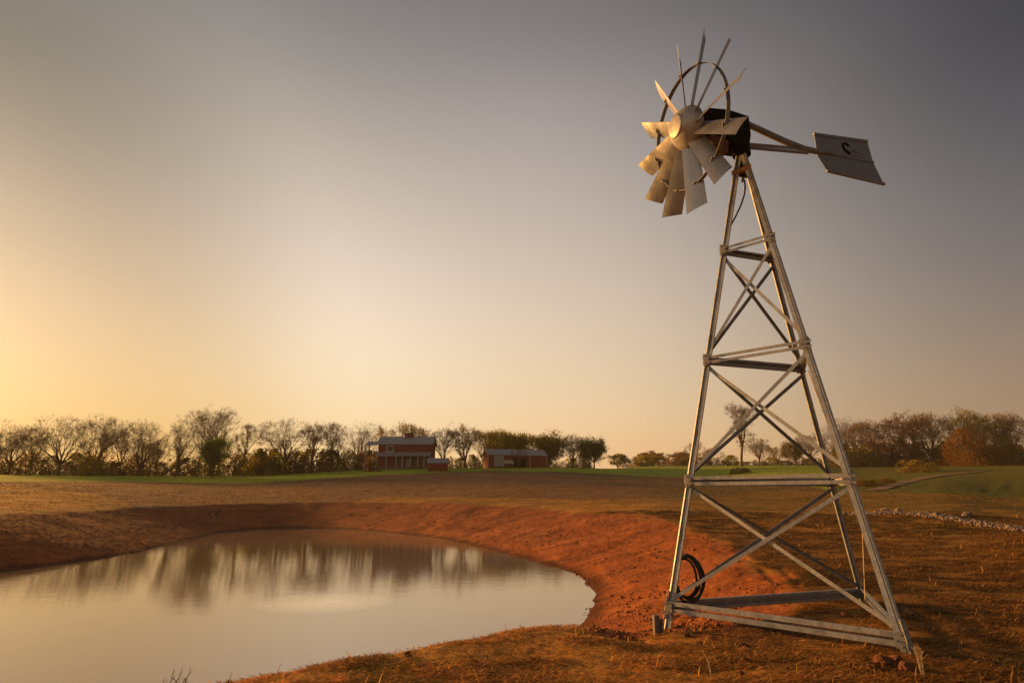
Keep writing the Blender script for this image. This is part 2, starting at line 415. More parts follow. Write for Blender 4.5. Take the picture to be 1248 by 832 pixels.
PATCH = at_z(396, 733, WATER_Z)
wm = mat('pond_water', water_mat)
cen = SH.mean(0)
big = SH + (SH - cen) / np.linalg.norm(SH - cen, axis=1)[:, None] * 1.2
wv = [(x, y, WATER_Z) for x, y in big]
tag(mesh_object('pond_water', wv, [tuple(range(len(wv)))], wm), kind='structure')

# farm track on the green mound
def track():
    P = [(1062, 593, 58), (1085, 590, 64), (1110, 586.5, 71), (1140, 581.5, 79), (1170, 577, 86), (1200, 573.5, 92)]
    ctr = []
    for px, py, Y in P:
        q = at_y(px, py, Y); ctr.append((q[0], q[1]))
    ctr = np.array(ctr); t = np.linspace(0, len(ctr) - 1, 40)
    cx, cy = np.interp(t, range(len(ctr)), ctr[:, 0]), np.interp(t, range(len(ctr)), ctr[:, 1])
    d = np.gradient(np.c_[cx, cy], axis=0); d /= np.linalg.norm(d, axis=1)[:, None]; nrmv = np.c_[-d[:, 1], d[:, 0]]
    cols = []
    for w in np.linspace(-.75, .75, 7):
        x, y = cx + nrmv[:, 0] * w, cy + nrmv[:, 1] * w
        cols.append(np.c_[x, y, ground_all(x, y)[0] + .06])
    V = np.stack(cols, 1); n, m = V.shape[:2]; idx = np.arange(n * m).reshape(n, m)
    Fq = np.stack([idx[:-1, :-1], idx[1:, :-1], idx[1:, 1:], idx[:-1, 1:]], -1).reshape(-1, 4)
    return quick_mesh('path', V.reshape(-1, 3), Fq, weathered('track_dirt', (.14, .085, .038), (.20, .125, .06), 2, .95), True)
tag(link('path', track()), kind='structure')

# ---------------------------------------------------------------- materials of things
M_GALV = weathered('galvanised_steel', (.225, .235, .25), (.37, .38, .39), 5, .5, .25, (1, 1, 1))
M_GALVD = weathered('galvanised_weathered', (.17, .172, .175), (.29, .288, .285), 7, .55, .25)
M_BLADE = weathered('blade_sheet', (.26, .255, .25), (.42, .41, .40), 3, .36, .6, grain=(.86, 1.1), vary=.18, stretch=(1, 1, .5))
M_HUB = weathered('hub_sheet', (.30, .28, .255), (.42, .395, .37), 3, .38, .3, grain=(.8, 1.12))
M_BLACK = weathered('black_grease_iron', (.006, .005, .005), (.018, .015, .013), 9, .75, 0, spec=.15)
M_RUST = weathered('rusty_iron', (.10, .045, .02), (.22, .11, .05), 12, .7, .1)
M_VANE = weathered('vane_sheet', (.17, .195, .22), (.23, .255, .28), 4, .5, .3)
M_RUB = weathered('black_rubber', (.010, .009, .009), (.022, .02, .018), 20, .6)
M_TIMBER = weathered('grey_timber', (.09, .08, .07), (.19, .165, .145), 9, .9, 0, (3, 3, .6), .6, .006)
M_ROD = weathered('pale_rod', (.42, .30, .17), (.58, .44, .28), 9, .6)
M_INK = weathered('black_paint', (.004, .004, .005), (.009, .009, .010), 20, .95, spec=.05)
M_FADED = weathered('faded_paint', (.10, .10, .105), (.15, .15, .155), 20, .6)

# ---------------------------------------------------------------- windmill
FEET = {'L': np.array((1.894, 7.943)), 'N': np.array((3.749, 6.121)), 'B': np.array((4.969, 9.015))}
TOP = np.array((3.393, 7.820)); TOPZ = 6.355
LEVELS = [.06, 1.626, 3.215, 4.795]
HUB = np.array((2.587, 7.690, 6.672))
WA, WT = 1.280, -.045
AX = np.array((-math.sin(WA) * math.cos(WT), -math.cos(WA) * math.cos(WT), math.sin(WT)))
WU = np.cross((0, 0, 1), AX); WU /= np.linalg.norm(WU); WV = np.cross(AX, WU)
CENT = sum(FEET.values()) / 3
mill = empty('windmill', (CENT[0], CENT[1], 0), 0, 'galvanised three-legged farm windmill with a twelve-bladed wheel and tail vane beside the pond', 'windmill')
MO = np.array((CENT[0], CENT[1], 0))
def part(mb, name, material, parent=mill, smooth=False, bevel=0):
    off = MO
    mb.v = [v - off for v in mb.v]
    return mb.build(name, material, parent, smooth, bevel)
def leg_pt(k, z):
    f = FEET[k]; e = TOP + (f - TOP) * .05; t = z / TOPZ
    xy = f + (e - f) * t
    return np.array((xy[0], xy[1], z))
def unit(v): v = np.asarray(v, float); return v / np.linalg.norm(v)
OTHER = {'L': 'NB', 'N': 'LB', 'B': 'LN'}
for k in 'LNB':
    p, q = leg_pt(k, -.18), leg_pt(k, TOPZ)
    d = unit(q - p); fl, th = .088, .008
    mb = MB()
    for j in OTHER[k]:
        s = np.array((*(FEET[j] - FEET[k]), 0)); s -= d * (s @ d); s = unit(s)
        n = unit(np.cross(d, s)); out = np.array((*(FEET[k] - CENT), 0))
        if n @ out < 0: n = -n
        mb.extrude([(0, -th - .012), (fl, -th - .012), (fl, 0), (.040, 0), (.040, -.013), (.026, -.013), (.026, 0), (0, 0)], p, q, s, n)
    lg = part(mb, 'leg', M_GALV)
    # bolted foot plate low on the leg
    fb = MB(); a = leg_pt(k, .02); out = unit(np.array((*(FEET[k] - CENT), 0)))
    side = np.cross(out, (0, 0, 1))
    fb.extrude([(-.026, 0), (.026, 0), (.026, .012), (-.026, .012)], leg_pt(k, -.02) + out * .012, leg_pt(k, .30) + out * .012, side, out)
    for zz in (.06, .14, .22):
        c = leg_pt(k, zz) + out * .024
        fb.tube([c, c + out * .016], .012, 6)
    part(fb, 'foot_plate', M_GALVD, lg)
PAIRS = [('L', 'N'), ('L', 'B'), ('N', 'B')]
def face_normal(a, b, z):
    pa, pb = leg_pt(a, z), leg_pt(b, z); m = (pa + pb) / 2
    n = np.cross(pb - pa, (0, 0, 1)); n = unit(n)
    if n[:2] @ (m[:2] - CENT) < 0: n = -n
    return n
for i, z in enumerate(LEVELS):
    hgt = (.125, .112, .105, .092)[i]
    zc = z + (.06 if i == 0 else 0)
    for a, b in PAIRS:
        pa, pb = leg_pt(a, zc), leg_pt(b, zc); n = face_normal(a, b, zc); d = unit(pb - pa)
        pa, pb = pa - d * .02 + n * .010, pb + d * .02 + n * .010
        h = hgt / 2
        if (a, b) == ('L', 'B'):      # channel seen from its hollow side
            fw = hgt * .30; w = .045
            prof = [(0, -h), (w, -h), (w, -h + fw), (.008, -h + fw + .004), (.008, h - fw - .004), (w, h - fw), (w, h), (0, h)]
            mb = MB(); mb.extrude([(-x, y) for x, y in prof], pa, pb, n, (0, 0, 1)); part(mb, 'cross_girt', M_GALVD)
        else:                         # pair of angle bars one above the other
            bh = hgt * .37
            for zz in (-h, h - bh):
                mb = MB(); mb.extrude([(0, zz), (.007, zz), (.007, zz + bh - .007), (.007, zz + bh), (-.04, zz + bh), (-.04, zz + bh - .007), (0, zz + bh - .007)], pa, pb, n, (0, 0, 1))
                part(mb, 'cross_girt', M_GALV)
for i in range(3):
    z0, z1 = LEVELS[i] + (.11 if i == 0 else .06), LEVELS[i + 1] - .06
    for a, b in PAIRS[:2]:
        n = face_normal(a, b, (z0 + z1) / 2)
        for s, (p, q) in enumerate(((leg_pt(a, z0), leg_pt(b, z1)), (leg_pt(b, z0), leg_pt(a, z1)))):
            off = n * (-.012 - .017 * s)
            mb = MB(); p, q = p + off, q + off
            d = unit(q - p); up = np.cross(n, d)
            w, t = .021, .006
            mb.extrude([(-t, -w), (0, -w), (0, w - .004), (.02, w - .004), (.02, w), (-t, w)], p, q, -n * 1.0, up)
            part(mb, 'diagonal_brace', M_GALVD if (a, b) == ('L', 'B') else M_GALV)
# gusset plates and bolts where girts meet the legs
for i, z in enumerate(LEVELS):
    for k, other in (('L', 'N'), ('N', 'L'), ('L', 'B'), ('B', 'L')):
        zc = z + (.06 if i == 0 else 0); n = face_normal(*(('L', 'N') if other + k in ('NL', 'LN') else ('L', 'B')), zc)
        d = np.array((*(FEET[other] - FEET[k]), 0)); d = unit(d)
        c = leg_pt(k, zc) + d * .055 + n * (.052 if other + k in ('NL', 'LN') else .012)
        mb = MB(); mb.extrude([(-.045, -.085), (.045, -.06), (.045, .06), (-.045, .085)], c, c + n * .005, d, (0, 0, 1)); jp = part(mb, 'joint_plate', M_GALVD)
        for a, b in ((-.02, -.05), (-.02, .05), (.025, 0)):
            q = c + d * a + np.array((0, 0, b)) + n * .005; mb = MB(); mb.tube([q, q + n * .012], .010, 6); part(mb, 'bolt', M_GALVD, jp)
# cap plate under the head
mb = MB()
for z, e in ((6.02, 0), ):
    tri = [leg_pt(k, z) for k in 'LNB']; c = sum(tri) / 3
    V = [c + (t - c) * 1.12 for t in tri]
    mb.add([v + np.array((0, 0, -.035)) for v in V] + [v + np.array((0, 0, .035)) for v in V], [(2, 1, 0), (3, 4, 5), (0, 1, 4, 3), (1, 2, 5, 4), (2, 0, 3, 5)])
part(mb, 'cap_plate', M_RUST)
mb = MB(); mb.tube([(TOP[0], TOP[1], 5.98), (TOP[0], TOP[1], 6.62)], .045, 12)
mb.tube([(TOP[0], TOP[1], 6.30), (TOP[0], TOP[1], 6.40)], .13, 14)
part(mb, 'mast_pipe', M_BLACK, smooth=False)
# gearbox: housing stretched along the wheel axis, with sloping bonnet and side cheeks
def axp(t, s, z): return HUB - AX * t + WU * s + np.array((0, 0, z))      # t metres behind the wheel
mb = MB()
prof = [(.10, -.09), (.52, -.11), (.68, -.28), (.93, -.28), (.99, -.06), (.99, .265), (.62, .325), (.30, .30), (.10, .13)]
n = len(prof)
mb.add([axp(t, -.145, z) for t, z in prof] + [axp(t, .145, z) for t, z in prof],
       [tuple(range(n)), tuple(range(2 * n - 1, n - 1, -1))] + [(i, n + i, n + (i + 1) % n, (i + 1) % n) for i in range(n)])
gb = part(mb, 'gearbox', M_BLACK, bevel=.015)
for s in (-1, 1):
    for t, z in ((.3, .2), (.9, .2), (.85, -.2), (.4, -.03)):
        mb = MB(); mb.tube([axp(t, s * .145, z), axp(t, s * .165, z)], .018, 6); part(mb, 'cover_bolt', M_RUST, gb)
mb = MB(); mb.tube([axp(-.05, 0, 0), axp(.2, 0, 0)], .045, 12); part(mb, 'wheel_shaft', M_BLACK)
mb = MB()     # rusty pan below the gearbox
mb.add([axp(t, s * w, z) for s in (-1, 1) for t, w, z in ((.30, .12, -.115), (.60, .12, -.20), (.60, .08, -.36), (.36, .08, -.33))],
       [(0, 1, 2, 3), (7, 6, 5, 4), (0, 4, 5, 1), (1, 5, 6, 2), (2, 6, 7, 3), (3, 7, 4, 0)])
part(mb, 'drip_pan', M_RUST)
# hub: pressed dome with a flat nose ring
prof = [(-.07, .0), (-.07, .29), (-.05, .318), (0, .325), (.05, .312), (.11, .280), (.165, .232), (.20, .185), (.212, .17), (.222, .168), (.226, .15), (.232, .10), (.236, .05), (.238, 0)]
NS = 40; V, Fc = [], []
for a, r in prof:
    for j in range(NS):
        t = 2 * math.pi * j / NS
        V.append(HUB + AX * a + r * (math.cos(t) * WU + math.sin(t) * WV))
for i in range(len(prof) - 1):
    for j in range(NS): Fc.append((i * NS + j, i * NS + (j + 1) % NS, (i + 1) * NS + (j + 1) % NS, (i + 1) * NS + j))
mb = MB(); mb.add(V, Fc); part(mb, 'hub', M_HUB, smooth=True)
# blades
TH0, DL, OFF, R1, R2 = .538, -.093, -.097, 1.234, 1.326
for kb in range(12):
    th = TH0 + kb * math.pi / 6
    rad = math.cos(th) * WV + math.sin(th) * WU; tan = -math.sin(th) * WV + math.cos(th) * WU
    tipc = [R1 * (rad * math.cos(DL) + tan * math.sin(DL)) + AX * OFF, R2 * (rad * math.cos(DL) - tan * math.sin(DL)) - AX * OFF]
    root = [.27 * rad + .092 * (-tan) - AX * .078, .27 * rad + .092 * tan + AX * .078]
    nrmb = unit(np.cross(tipc[1] - tipc[0], rad))
    G = []; NU, NV = 7, 8
    jit = rng.normal(0, .004, 3)
    for i in range(NV):
        fv = i / (NV - 1)
        for j in range(NU):
            fu = j / (NU - 1)
            e0, e1 = root[0] + (tipc[0] - root[0]) * fv, root[1] + (tipc[1] - root[1]) * fv
            G.append(HUB + e0 + (e1 - e0) * fu + nrmb * ((.014) * (4 * fu * (1 - fu)) * (.4 + .6 * fv) + jit[0] * fv))
    t = .0025; nn = NU * NV
    V = [g + nrmb * t for g in G] + [g - nrmb * t for g in G]; Fc = []
    for i in range(NV - 1):
        for j in range(NU - 1):
            a, b, c, d = i * NU + j, i * NU + j + 1, (i + 1) * NU + j + 1, (i + 1) * NU + j
            Fc += [(a, b, c, d), (nn + d, nn + c, nn + b, nn + a)]
    rim = [j for j in range(NU)] + [i * NU + NU - 1 for i in range(1, NV)] + [(NV - 1) * NU + j for j in range(NU - 2, -1, -1)] + [i * NU for i in range(NV - 2, 0, -1)]
    for a, b in zip(rim, rim[1:] + rim[:1]): Fc.append((b, a, nn + a, nn + b))
    mb = MB(); mb.add(V, Fc); bl = part(mb, 'blade', M_BLADE, smooth=False)
    # bent clip that ties the blade to the ring
    mb = MB(); fv = .62
    e0, e1 = root[0] + (tipc[0] - root[0]) * fv, root[1] + (tipc[1] - root[1]) * fv
    m = HUB + e0 * .62 + e1 * .38 + nrmb * .010; ch = e1 - e0
    mb.add([m - rad * .004, m + ch * .26 - rad * .004, m + ch * .03 + nrmb * .05 - rad * .004, m + rad * .004, m + ch * .26 + rad * .004, m + ch * .03 + nrmb * .05 + rad * .004],
           [(2, 1, 0), (3, 4, 5), (0, 1, 4, 3), (1, 2, 5, 4), (2, 0, 3, 5)])
    part(mb, 'blade_clip', M_GALVD, bl)
# wheel ring: flat strap
V, Fc = [], []; NS = 96
for j in range(NS):
    t = 2 * math.pi * j / NS; d = math.cos(t) * WV + math.sin(t) * WU
    for rr, aa in ((.888, -.066), (.888, -.004), (.893, -.004), (.893, -.066)): V.append(HUB + d * rr + AX * aa)
for j in range(NS):
    for i in range(4): Fc.append((j * 4 + i, j * 4 + (i + 1) % 4, ((j + 1) % NS) * 4 + (i + 1) % 4, ((j + 1) % NS) * 4 + i))
mb = MB(); mb.add(V, Fc); part(mb, 'wheel_ring', M_GALVD)
# tail, in the upright plane through the wheel axis
AH = unit((AX[0], AX[1], 0)); PN = np.cross(AH, (0, 0, 1))
def tail(px, py, off=0.0):
    a, b, c = pray(px, py); d = np.array((a, b, c)); o = np.array((0, 0, EYE))
    P0 = HUB + PN * off
    return o + d * ((P0 - o) @ PN / (d @ PN))
boom = [(900, 146), (909, 151), (925, 158), (942, 166), (960, 174), (978, 181), (996, 185), (1012, 187)]
mb = MB(); mb.tube([tail(*p) for p in boom], [.050] * 6 + [.046, .042], 12); part(mb, 'tail_boom', M_GALVD, smooth=True)
for y0, y1 in ((176, 182), (180, 186.5)):
    mb = MB(); mb.bar(tail(900, y0 - 1), tail(985, y1), .035, .035); part(mb, 'boom_stay', M_GALVD)
VC = [(992, 163), (1024, 167.3), (1056.5, 172), (1064, 198), (1077, 224.5), (1043, 217), (1008, 208.5), (996, 190)]
pts = [tail(*p) for p in VC]; th_ = PN * .004; nv = len(pts)
mb = MB(); mb.add([p - th_ for p in pts] + [p + th_ for p in pts], [tuple(range(nv)), tuple(range(2 * nv - 1, nv - 1, -1))] + [(i, nv + i, nv + (i + 1) % nv, (i + 1) % nv) for i in range(nv)])
vane = part(mb, 'tail_vane', M_VANE)
for a, b, w in (((991.5, 163.5), (1057, 172.7), .045), ((1007.5, 208), (1078, 224.5), .045), ((1008, 187), (1064.5, 198.2), .030)):
    mb = MB(); mb.bar(tail(*a), tail(*b), .03, w); part(mb, 'vane_edge_rail' if w > .04 else 'vane_rib', M_GALVD, vane)
# painted mark: a thick black hook with faint worn lettering strokes beside it
sgn = -1.0 if (PN @ (np.array((0, 0, EYE)) - HUB)) < 0 else 1.0
def mark(polys, name, material):
    mb = MB()
    for poly in polys:
        q = [tail(x, y, sgn * .0065) for x, y in poly]; t = PN * sgn * .002; k = len(q)
        mb.add([p - t for p in q] + [p + t for p in q], [tuple(range(k)), tuple(range(2 * k - 1, k - 1, -1))] + [(i, k + i, k + (i + 1) % k, (i + 1) % k) for i in range(k)])
    return part(mb, name, material, vane)
S_ = 11.1
hook_o = [(282, 246), (262, 232), (238, 212), (212, 206), (188, 216), (174, 240), (180, 274), (198, 306), (224, 336), (258, 362), (290, 374)]
hook_i = [(268, 268), (246, 262), (236, 242), (218, 234), (208, 250), (214, 280), (236, 308), (262, 322), (302, 352)]
def z3(p): return (1010 + p[0] / S_, 155 + p[1] / S_)
quads = []
ho = np.array(hook_o, float); hi = np.array(hook_i, float)
tt = np.linspace(0, 1, 15)
rs = lambda P: np.c_[np.interp(tt * (len(P) - 1), range(len(P)), P[:, 0]), np.interp(tt * (len(P) - 1), range(len(P)), P[:, 1])]
ho, hi = rs(ho), rs(hi)
for i in range(14): quads.append([z3(ho[i]), z3(ho[i + 1]), z3(hi[i + 1]), z3(hi[i])])
mark(quads, 'painted_emblem', M_INK)
fs = []
for (x, y, w, h) in ((316, 312, 14, 22), (336, 320, 12, 20), (356, 318, 9, 26), (374, 326, 12, 20), (335, 376, 14, 8), (358, 381, 14, 8), (384, 388, 20, 8), (412, 394, 14, 8), (440, 400, 34, 10)):
    fs.append([z3((x, y)), z3((x + w, y + w * .2)), z3((x + w, y + h + w * .2)), z3((x, y + h))])
mark(fs, 'faded_lettering', M_FADED)
# air hose from the pump down the leg, pump cylinder
mb = MB(); p0 = at_y(904, 190, 7.85); 
mb.tube([at_y(905, 206, 7.9), at_y(906, 214, 7.9), at_y(904.5, 222, 7.9)], [.024, .022, .014], 10); part(mb, 'pump_cylinder', M_RUST)
mb = MB(); hp = [(907, 219), (908.5, 228), (907, 238), (903, 250), (897, 263), (891, 274), (887, 286), (884.5, 296), (883, 306)]
pts = [at_y(x, y, 7.9 + .01 * i) for i, (x, y) in enumerate(hp)]
pts += [leg_pt('L', z) + np.array((.045, -.012 + .02 * math.sin(z * 5), 0)) for z in np.linspace(4.55, .75, 24)]
mb.tube(pts, .012, 8); part(mb, 'air_hose', M_RUB, smooth=True)
for x, y in ((907.5, 229), (883, 300)):
    c = at_y(x, y, 7.89); mb = MB(); mb.tube([c - np.array((0, 0, .02)), c + np.array((0, 0, .02))], .018, 8); part(mb, 'hose_fitting', M_GALV)
# furl wire running down between the rear and near legs
mb = MB(); a = at_y(985, 452, 8.1); b = leg_pt('N', .82) + np.array((.02, .07, 0))
mb.tube([a, (a + b) / 2 + np.array((.0, 0, -.03)), b], .0085, 6); part(mb, 'furl_wire', M_ROD)

# coil of hose hung on the left leg
def coil():
    mb = MB(); c0 = at_y(838, 703, 7.97); ev = np.array((0, 0, 1)); eu = unit((.88, -.47, 0)); ew = np.cross(eu, ev)
    for loop in range(5):
        rx, rz = (.178, .186, .165, .180, .150)[loop], (.262, .252, .240, .27, .225)[loop]
        oc = c0 + ew * (.024 * loop - .05) + eu * (0, .012, -.014, .004, -.03)[loop] + ev * (0, -.014, .006, -.024, -.005)[loop]
        ring = [oc + eu * rx * math.cos(t) * (1 + .04 * math.sin(3 * t + loop)) + ev * rz * math.sin(t) + ew * .02 * math.sin(t + loop) for t in np.linspace(0, 2 * math.pi, 41)]
        mb.tube(ring, .015, 7, cap=False)
    o = mb.build('hose_coil', M_RUB, None, True)
    return tag(o, 'coil of black hose hanging beside the left leg of the windmill', 'hose')
coil()
def thing_mesh(mb, name, material, label, cat, group=None, smooth=False, bevel=0):
    o = mb.build(name, material, None, smooth, bevel); return tag(o, label, cat, group)
# weathered timber block beside the left foot
c = at_z(803, 762, 0.0); mb = MB()
g0 = ground_z(c[0], c[1])
mb.box((c[0] - .06, c[1] - .05, g0 - .1), (c[0] + .005, c[1] + .05, g0 + .20))
mb.box((c[0] + .010, c[1] - .035, g0 - .1), (c[0] + .045, c[1] + .05, g0 + .15))
thing_mesh(mb, 'timber_stake', M_TIMBER, 'weathered grey timber stake standing behind the left foot of the windmill', 'stake', bevel=.006)
# thin upright rod behind the tower
c = at_z(1054, 741, .0); g0 = ground_z(*c); q = at_y(1051, 640, c[1]); mb = MB()
mb.tube([(c[0], c[1], g0 - .1), ((c[0] + q[0]) / 2 + .004, c[1], (g0 + q[2]) / 2), (q[0], q[1], q[2])], .008, 7)
thing_mesh(mb, 'marker_rod', M_ROD, 'thin pale upright rod standing beside the rear leg of the windmill', 'rod')

# ---------------------------------------------------------------- farm buildings
M_RED = weathered('red_boards', (.16, .026, .012), (.235, .040, .018), 3, .8, 0, (1, 1, 6), .3, .01)
M_ROOF = weathered('grey_roof', (.24, .235, .235), (.35, .34, .34), 1.2, .6, .2, (6, 1, 1))
M_WHITE = weathered('white_trim', (.36, .33, .30), (.48, .44, .40), 4, .6)
M_GLASS = weathered('dark_window', (.018, .018, .02), (.04, .035, .035), 2, .15)
M_DOORG = weathered('grey_door', (.30, .27, .25), (.40, .37, .34), 3, .7)
M_CHIM = weathered('chimney_brick', (.14, .035, .02), (.20, .055, .03), 5, .9)
M_PORCH = weathered('porch_boards', (.14, .09, .06), (.2, .14, .09), 5, .9)
M_TYRE = weathered('tyre', (.012, .012, .012), (.03, .03, .03), 8, .9)
M_POSTW = weathered('pale_post', (.38, .28, .19), (.50, .38, .27), 6, .8)

M_TRIM = weathered('bright_trim', (.55, .51, .46), (.70, .66, .60), 4, .6)
def gable_roof(mb, x0, x1, y0, y1, ze, zr, over=.4, th=.14):
    ym = (y0 + y1) / 2; sl_ = (zr - ze) / (ym - y0)
    for s in (-1, 1):
        ye = y0 - over if s < 0 else y1 + over; zl = ze - over * sl_
        a, b = (ye, zl), (ym, zr)
        V = [(x0 - over, a[0], a[1]), (x1 + over, a[0], a[1]), (x1 + over, b[0], b[1]), (x0 - over, b[0], b[1])]
        mb.add(V + [(x, y, z + th) for x, y, z in V], [(3, 2, 1, 0), (4, 5, 6, 7), (0, 1, 5, 4), (1, 2, 6, 5), (2, 3, 7, 6), (3, 0, 4, 7)])
def body(mb, x0, x1, y0, y1, ze, zr, zb=-.8):
    ym = (y0 + y1) / 2
    mb.add([(x0, y0, zb), (x1, y0, zb), (x1, y1, zb), (x0, y1, zb), (x0, y0, ze), (x1, y0, ze), (x1, y1, ze), (x0, y1, ze), (x0, ym, zr), (x1, ym, zr)],
           [(0, 1, 5, 4), (2, 3, 7, 6), (1, 2, 6, 9, 5), (3, 0, 4, 8, 7), (4, 5, 9, 8), (7, 8, 9, 6), (0, 3, 2, 1)])
def window(root, x, z, w, h, y, dividers=0, frame=None, t=.16):
    f = MB()
    f.box((x - w / 2, y - .06, z - h / 2), (x + w / 2, y - .003, z - h / 2 + t)); f.box((x - w / 2, y - .06, z + h / 2 - t), (x + w / 2, y - .003, z + h / 2))
    f.box((x - w / 2, y - .06, z - h / 2 + t + .003), (x - w / 2 + t, y - .003, z + h / 2 - t - .003)); f.box((x + w / 2 - t, y - .06, z - h / 2 + t + .003), (x + w / 2, y - .003, z + h / 2 - t - .003))
    if dividers: f.box((x - .04, y - .05, z - h / 2 + t + .003), (x + .04, y - .003, z + h / 2 - t - .003))
    o = f.build('window', frame or M_TRIM, root)
    p = MB(); p.box((x - w / 2 + t + .003, y - .03, z - h / 2 + t + .003), (x + w / 2 - t - .003, y - .006, z + h / 2 - t - .003)); p.build('pane', M_GLASS, o)
def on_ground(px, py, Y):
    q = at_y(px, py, Y); return q[0], q[1], ground_z(q[0], q[1])
k = .199
hx, hy, hz = on_ground(493, 570, 150)
hz = at_y(493, 570.5, 150)[2]
house = empty('farmhouse', (hx, hy, hz), 0, 'two-storey red farmhouse with grey roof and columned front porch', 'house')
mb = MB(); body(mb, -6.75, 6.45, 0, 8, 6.05, 8.0, -3); mb.build('wall', M_RED, house)
mb = MB(); gable_roof(mb, -6.75, 6.45, 0, 8, 6.05, 8.0, .5); rf = mb.build('roof', M_ROOF, house)
mb = MB(); mb.box((-.8, 3.3, 7.4), (1.2, 4.6, 8.85)); mb.box((-.9, 3.2, 8.853), (1.3, 4.7, 8.98)); mb.build('chimney', M_CHIM, rf)
mb = MB(); V = [(-6.95, -2.5, 2.85), (6.6, -2.5, 2.85), (6.6, -.003, 3.85), (-6.95, -.003, 3.85)]
mb.add(V + [(x, y, z + .12) for x, y, z in V], [(3, 2, 1, 0), (4, 5, 6, 7), (0, 1, 5, 4), (1, 2, 6, 5), (2, 3, 7, 6), (3, 0, 4, 7)]); mb.build('porch_roof', M_ROOF, house)
mb = MB(); mb.box((-6.75, -2.4, -1.5), (6.45, -.004, .22)); mb.build('porch_floor', M_PORCH, house)
for px in (461, 472, 484, 491.8, 501.5, 511, 518.5, 526):
    x = (px - 493) * k; mb = MB(); mb.box((x - .11, -2.36, .223), (x + .11, -2.14, 2.848)); mb.build('porch_post', M_DOORG, house)
mb = MB(); mb.box((-6.4, -2.28, 1.02), (6.4, -2.22, 1.1)); mb.box((-6.4, -2.28, .4), (6.4, -2.22, .46))
for x in np.arange(-6.35, 6.3, .35): mb.box((x, -2.265, .463), (x + .05, -2.235, 1.017))
mb.build('porch_railing', M_PORCH, house)
window(house, (474 - 493) * k, 4.78, 1.9, 1.55, 0, 0)
for px, w in ((470, .9), (486, 1.1), (504, 1.3), (515, 1.0)): window(house, (px - 493) * k, 1.65, w, 1.7, 0, 1, M_PORCH, .10)
mb = MB(); mb.box((.3, -.05, .225), (1.3, -.004, 2.3)); d = mb.build('door', M_DOORG, house); mb = MB(); mb.box((1.12, -.1, 1.15), (1.2, -.054, 1.3)); mb.build('handle', M_BLACK, d)
mb = MB(); V = [(-10.2, -.5, 5.55), (-7.0, -.5, 5.55), (-7.0, 4, 6.75), (-10.2, 4, 6.75)]
mb.add(V + [(x, y, z + .14) for x, y, z in V], [(3, 2, 1, 0), (4, 5, 6, 7), (0, 1, 5, 4), (1, 2, 6, 5), (2, 3, 7, 6), (3, 0, 4, 7)]); mb.build('side_roof', M_ROOF, house)
mb = MB(); mb.box((-10.0, -.35, -1.2), (-9.72, -.1, 5.55)); mb.build('side_post', M_WHITE, house)
mb = MB(); mb.box((-9.95, 3.6, -1.2), (-9.7, 3.85, 6.6)); mb.build('side_post', M_WHITE, house)

sx, sy, szz = on_ground(533, 574, 134)
szz = at_y(533, 574.5, 134)[2]
shed = empty('garden_shed', (sx, sy, szz), R(4), 'small low red shed with a grey roof in front of the farmhouse', 'shed')
kk = .1845
mb = MB(); body(mb, -2.15, 2.2, 0, 3.2, 1.95, 2.95, -.5); mb.build('wall', M_RED, shed)
mb = MB(); gable_roof(mb, -2.15, 2.2, 0, 3.2, 1.95, 2.95, .2, .1); mb.build('roof', M_ROOF, shed)
mb = MB(); mb.box((-.45, -.05, 0), (.45, -.004, 1.7)); mb.build('door', M_RED, shed)
mb = MB(); mb.box((-2.24, -.09, -.5), (-2.154, .09, 1.85)); mb.build('corner_trim', M_POSTW, shed)
mb = MB(); mb.box((.35, -.08, 1.55), (.6, -.054, 1.7)); mb.build('lamp_plate', M_WHITE, shed)

bx, by, bz = on_ground(631, 568, 152)
bz = at_y(631, 568.3, 152)[2]
barn = empty('barn', (bx, by, bz), R(15), 'long low red barn with a grey roof and pale sliding door', 'barn')
mb = MB(); body(mb, -7.6, 7.6, 0, 6, 2.9, 4.35, -.8); mb.build('wall', M_RED, barn)
mb = MB(); gable_roof(mb, -7.6, 7.6, 0, 6, 2.9, 4.35, .3, .1); mb.build('roof', M_ROOF, barn)
mb = MB(); mb.box((-6.1, -.09, 0), (-3.9, -.004, 2.6)); d = mb.build('sliding_door', M_DOORG, barn)
mb = MB(); mb.box((-6.4, -.14, 2.605), (-2.0, -.004, 2.72)); mb.build('door_track', M_DOORG, d)
for x in (-7.62, -3.75, 3.2, 7.62):
    mb = MB(); mb.box((x - .1, -.12, -.3), (x + .1, -.006, 2.6)); mb.build('corner_post', M_POSTW, barn)
mb = MB(); mb.box((-1.2, -.05, -.1), (2.2, -.004, 2.2)); mb.build('open_bay', M_BLACK, barn)

